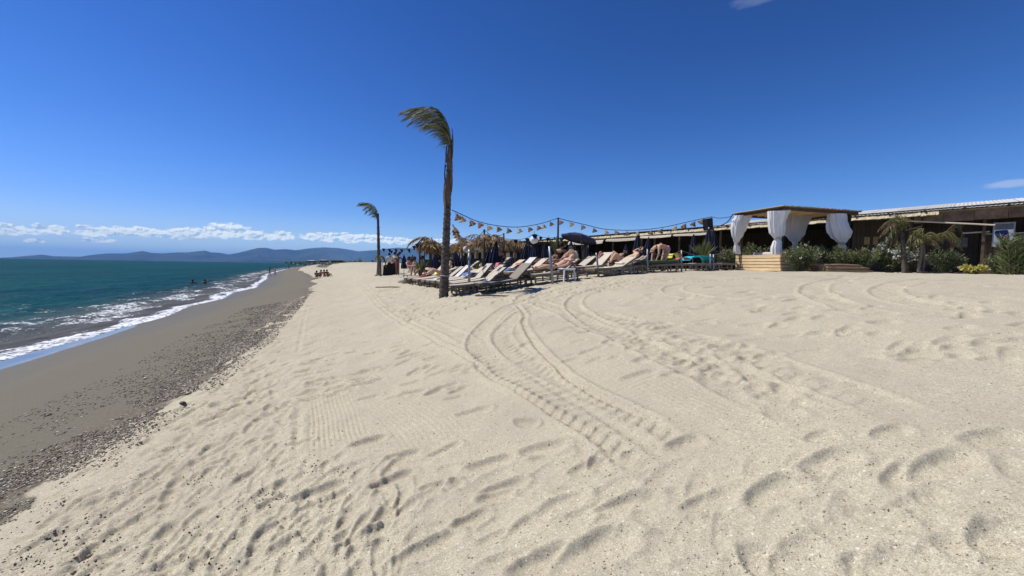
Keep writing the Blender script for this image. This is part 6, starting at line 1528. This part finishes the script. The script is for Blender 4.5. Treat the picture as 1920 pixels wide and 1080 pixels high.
# log planter edging
lg = empty('log_planter', on(1592, 14.9, .0), R(8), 'low planter edge of stacked split logs before the oleanders', 'planter')
for i, (x0, x1, y, z, r_) in enumerate(((-1.0, 1.02, 0, .05, .06), (-.98, .9, .02, .155, .055), (-.96, .62, .04, .25, .045))):
    MB().tube([(x0, y, z), (x0*.3, y+.01, z+.01), (x1*.6, y-.01, z), (x1, y+.02, z-.01)], [r_, r_*1.05, r_, r_*.8], 9).build('log', M_LOG, lg, smooth=True)
for i in range(3): MB().tube([(-1.0+i*.01, .02, .055+i*.09), (-.98, .75, .05+i*.09)], .052, 8).build('log', M_LOG, lg, smooth=True)
MB().tube([(.7, .0, .08), (1.05, .6, .06)], .05, 8).build('log', M_LOG, lg, smooth=True)
lg2 = empty('log_edging', on(1772, 15.0, .01), R(4), 'thin log edging before the grey-green shrub', 'planter')
for x in (-.75, 0, .75): MB().tube([(x-.36, 0, .03), (x+.36, .02, .03)], .035, 7).build('log', M_WOODG, lg2, smooth=True)
# the two small windblown palms
def small_palm(px, dep, base_pts, trunk_r, fronds, label, m_t=M_TRUNK, scale=1.0):
    b_ = on(px, dep, .03); e = empty('small_palm', b_, 0, label, 'palm tree')
    Rr_ = lambda px, py, dd=0: W(px, py, b_.y+dd)-b_
    for pts in base_pts:
        P, Rd = ring_trunk([tuple(Rr_(*q)) if i else (Rr_(*q).x, Rr_(*q).y, -.02) for i, q in enumerate(pts)], list(np.linspace(trunk_r, trunk_r*.72, len(pts))), step=.05, amp=.08)
        MB().tube(P, Rd, 9).build('trunk', m_t, e, smooth=True)
    for i, (m_, c, nl, ll, tb) in enumerate(fronds): frond_mesh('frond', [Rr_(q[0], q[1], (q[2] if len(q) > 2 else 0)) for q in c], nl, ll, m_, e, (-.05, 0, -1), .45, seed=200+i+int(px), width=.022, rach=.014, tonebias=tb)
fr1 = []
for i, (ex_, ey_, dd) in enumerate(((1655, 418, .1), (1648, 425, -.2), (1652, 436, .3), (1664, 445, -.3), (1672, 450, .1), (1668, 412, .4), (1678, 404, -.1), (1660, 430, -.5), (1683, 452, .4))):
    fr1.append((M_FRONDD if i % 3 else M_FROND, [(1692, 432), ((1692*.6+ex_*.4), min(430, (432+ey_)/2-12), dd*.5), ((1692*.2+ex_*.8), (432*.2+ey_*.8)-5, dd), (ex_, ey_+4, dd)], 34, .26, 0))
for i, (ex_, ey_, dd) in enumerate(((1698, 402, .2), (1704, 410, -.2), (1708, 424, .2), (1690, 403, -.3))): fr1.append((M_FRONDY if i % 2 else M_FROND, [(1692, 430), (1694, 416, dd*.5), ((1692+ex_)/2, (416+ey_)/2-3, dd), (ex_, ey_, dd)], 26, .2, .1))
small_palm(1695, 15.4, [[(1696, 512), (1695, 490), (1693, 465), (1691.5, 436)]], .085, fr1, 'small palm with brown fronds blown to the left before the wall')
fr2 = []
for i, (c, m_) in enumerate((([(1729, 457), (1722, 441), (1711, 440, -.2), (1702, 452, -.3)], M_FROND), ([(1729, 457), (1724, 436), (1716, 432, .2), (1706, 440, .3)], M_FROND), ([(1729, 456), (1730, 435), (1727, 428, .1), (1722, 430, .2)], M_FRONDY),
        ([(1729, 456), (1738, 438), (1750, 436, -.1), (1760, 446, -.2)], M_FRONDY), ([(1729, 457), (1742, 441), (1756, 440, .2), (1768, 452, .3)], M_FROND), ([(1730, 456), (1752, 444), (1776, 434, -.1), (1792, 442, -.2), (1804, 466, -.2)], M_FRONDY),
        ([(1730, 456), (1750, 442), (1770, 437, .1), (1786, 446, .2), (1796, 458, .2)], M_FRONDY), ([(1729, 458), (1740, 450), (1752, 452, -.2), (1762, 462, -.3)], M_FRONDD), ([(1729, 458), (1720, 450), (1712, 456, .1), (1708, 466, .2)], M_FROND),
        ([(1729, 457), (1735, 445), (1744, 446, .3), (1752, 456, .4)], M_FRONDY), ([(1730, 456), (1757, 450), (1790, 420, .1), (1800, 428, .1), (1806, 442, .1)], M_FRONDD), ([(1729, 458), (1726, 448), (1720, 448, -.3), (1714, 458, -.4)], M_FROND))):
    fr2.append((m_, c, 34, .24, .05))
small_palm(1724, 15.2, [[(1721.5, 513), (1724, 495), (1727, 478), (1728, 458)], [(1728, 512), (1732, 495), (1732.5, 478), (1731, 458)]], .055, fr2, 'small double-trunked palm with yellowish fronds arching to the right', M_WOODG)

# ---------------------------------------------------------------- farther buildings behind the loungers
def pavilion(px0, px1, dep, ztop, label, name, canvas=None, roofm=None, nwin=4, depth_=3.0, roofh=.18):
    a, b_ = W(px0, 500, dep), W(px1, 500, dep); g0 = zat((a.x+b_.x)/2, a.y)-.05; w = b_.x-a.x
    e = empty(name, ((a.x+b_.x)/2, a.y, g0), 0, label, 'building')
    zt = W((px0+px1)/2, ztop, dep).z-g0
    MB().box((0, depth_/2, zt-roofh/2), (w+.5, depth_+.5, roofh), Matrix.Rotation(R(-3), 3, 'X'), bev=.02).build('roof', roofm or M_WOODB, e)
    MB().box((0, depth_, (zt-roofh)/2), (w, .08, zt-roofh)).build('back_wall', M_WOODB, e)
    MB().box((0, .3, .4), (w, .06, .8)).build('parapet', M_WOODB, e)
    k = max(2, nwin)
    for i in range(k+1): MB().box((-w/2+w*i/k, .2, (zt-roofh)/2), (.09, .09, zt-roofh-.004)).build('post', M_WOODB, e)
    if canvas:
        for i in range(k):
            x = -w/2+w*(i+.5)/k; MB().box((x, depth_-.12, zt*.62), (w/k*.55, .03, zt*.34)).build('white_panel', canvas, e)
    return e
pavilion(935, 1118, 37, 455, 'low dark-roofed pavilion far behind the tall pole', 'beach_pavilion', M_SIGNG, nwin=9, roofh=.14)
pavilion(851, 908, 33, 461, 'pavilion with white canvas top behind the tall palm', 'canvas_pavilion', M_WHITE, M_ROOFW, nwin=4, roofh=.35)
pavilion(944, 972, 31, 463, 'white-windowed kiosk with a dark roof between the closed parasols', 'kiosk', M_ROOFW, M_WOODB, nwin=2)
pavilion(795, 850, 40, 468, 'distant grey hut behind the thatched parasols', 'beach_hut', M_SIGNG, M_WOODG, nwin=3)
# far huts, trees and dunes along the shore
def hut(px, py, dep, w, h, roofm, label):
    p = W(px, py, dep); e = empty('distant_hut', (p.x, p.y, p.z), -.3, label, 'building'); MB().box((0, 0, h*.3), (w, w*.6, h*1.4)).build('wall', M_WOODB, e)
    MB().add([(-w*.6, -w*.4, h), (w*.6, -w*.4, h), (w*.6, w*.4, h), (-w*.6, w*.4, h), (-w*.5, 0, h*1.5), (w*.5, 0, h*1.5)], [(0, 1, 5, 4), (2, 3, 4, 5), (1, 2, 5), (3, 0, 4), (3, 2, 1, 0)]).build('roof', roofm, e)
hut(608, 490.5, 330, 6, 1.0, mat('faded_pink_roof', (.35, .22, .22)), 'distant dark hut with a faded pinkish roof on the far beach')
hut(632, 491, 380, 9, 1.1, M_WOODB, 'low distant dark hut right of the pink-roofed one')
hut(585, 491, 520, 9, 1.3, M_ROOFW, 'distant pale hut on the far sand spit')
for i, (px, py, dep, h) in enumerate(((575, 492.5, 700, 3.2), (596, 492.5, 600, 3.0), (623, 492.8, 520, 3.2), (645, 493, 420, 2.4), (665, 493.4, 380, 3.0), (676, 493.5, 360, 3.8), (687, 493.5, 380, 2.0), (699, 493.8, 340, 2.8), (722, 494, 320, 2.8), (756, 494, 300, 2.4), (772, 494, 300, 3.0))):
    p = W(px, py, dep); bush('distant_tree', (p.x, p.y, p.z-.8), h*.55, h*.5, h+.8, 160, M_OLE, f'tiny dark distant tree, {ORD[i]} from the left along the far beach', 'tree', 'distant trees along the far beach', leafL=h*.28, leafW=h*.16, seed=40+i, stems=3)
r_ = np.random.default_rng(5); n = 2600; pxs = r_.uniform(535, 800, n); deps = r_.uniform(520, 1500, n)
Pq = []
for px, dp in zip(pxs, deps):
    p = W(px, 493.0, dp); zz, _ = base_z(np.array(p.x), np.array(p.y)); Pq.append((p.x, p.y, max(float(zz), 1.0)+r_.random()*1.5))
Pq = np.array(Pq)
o = leaves('coastal_scrub', Pq, r_.normal(0, 1, (n, 3))+np.array([0, 0, .6]), 3.4, 2.4, M_OLE, None); tag(o, 'dark line of scrub along the far beach', kind='stuff')
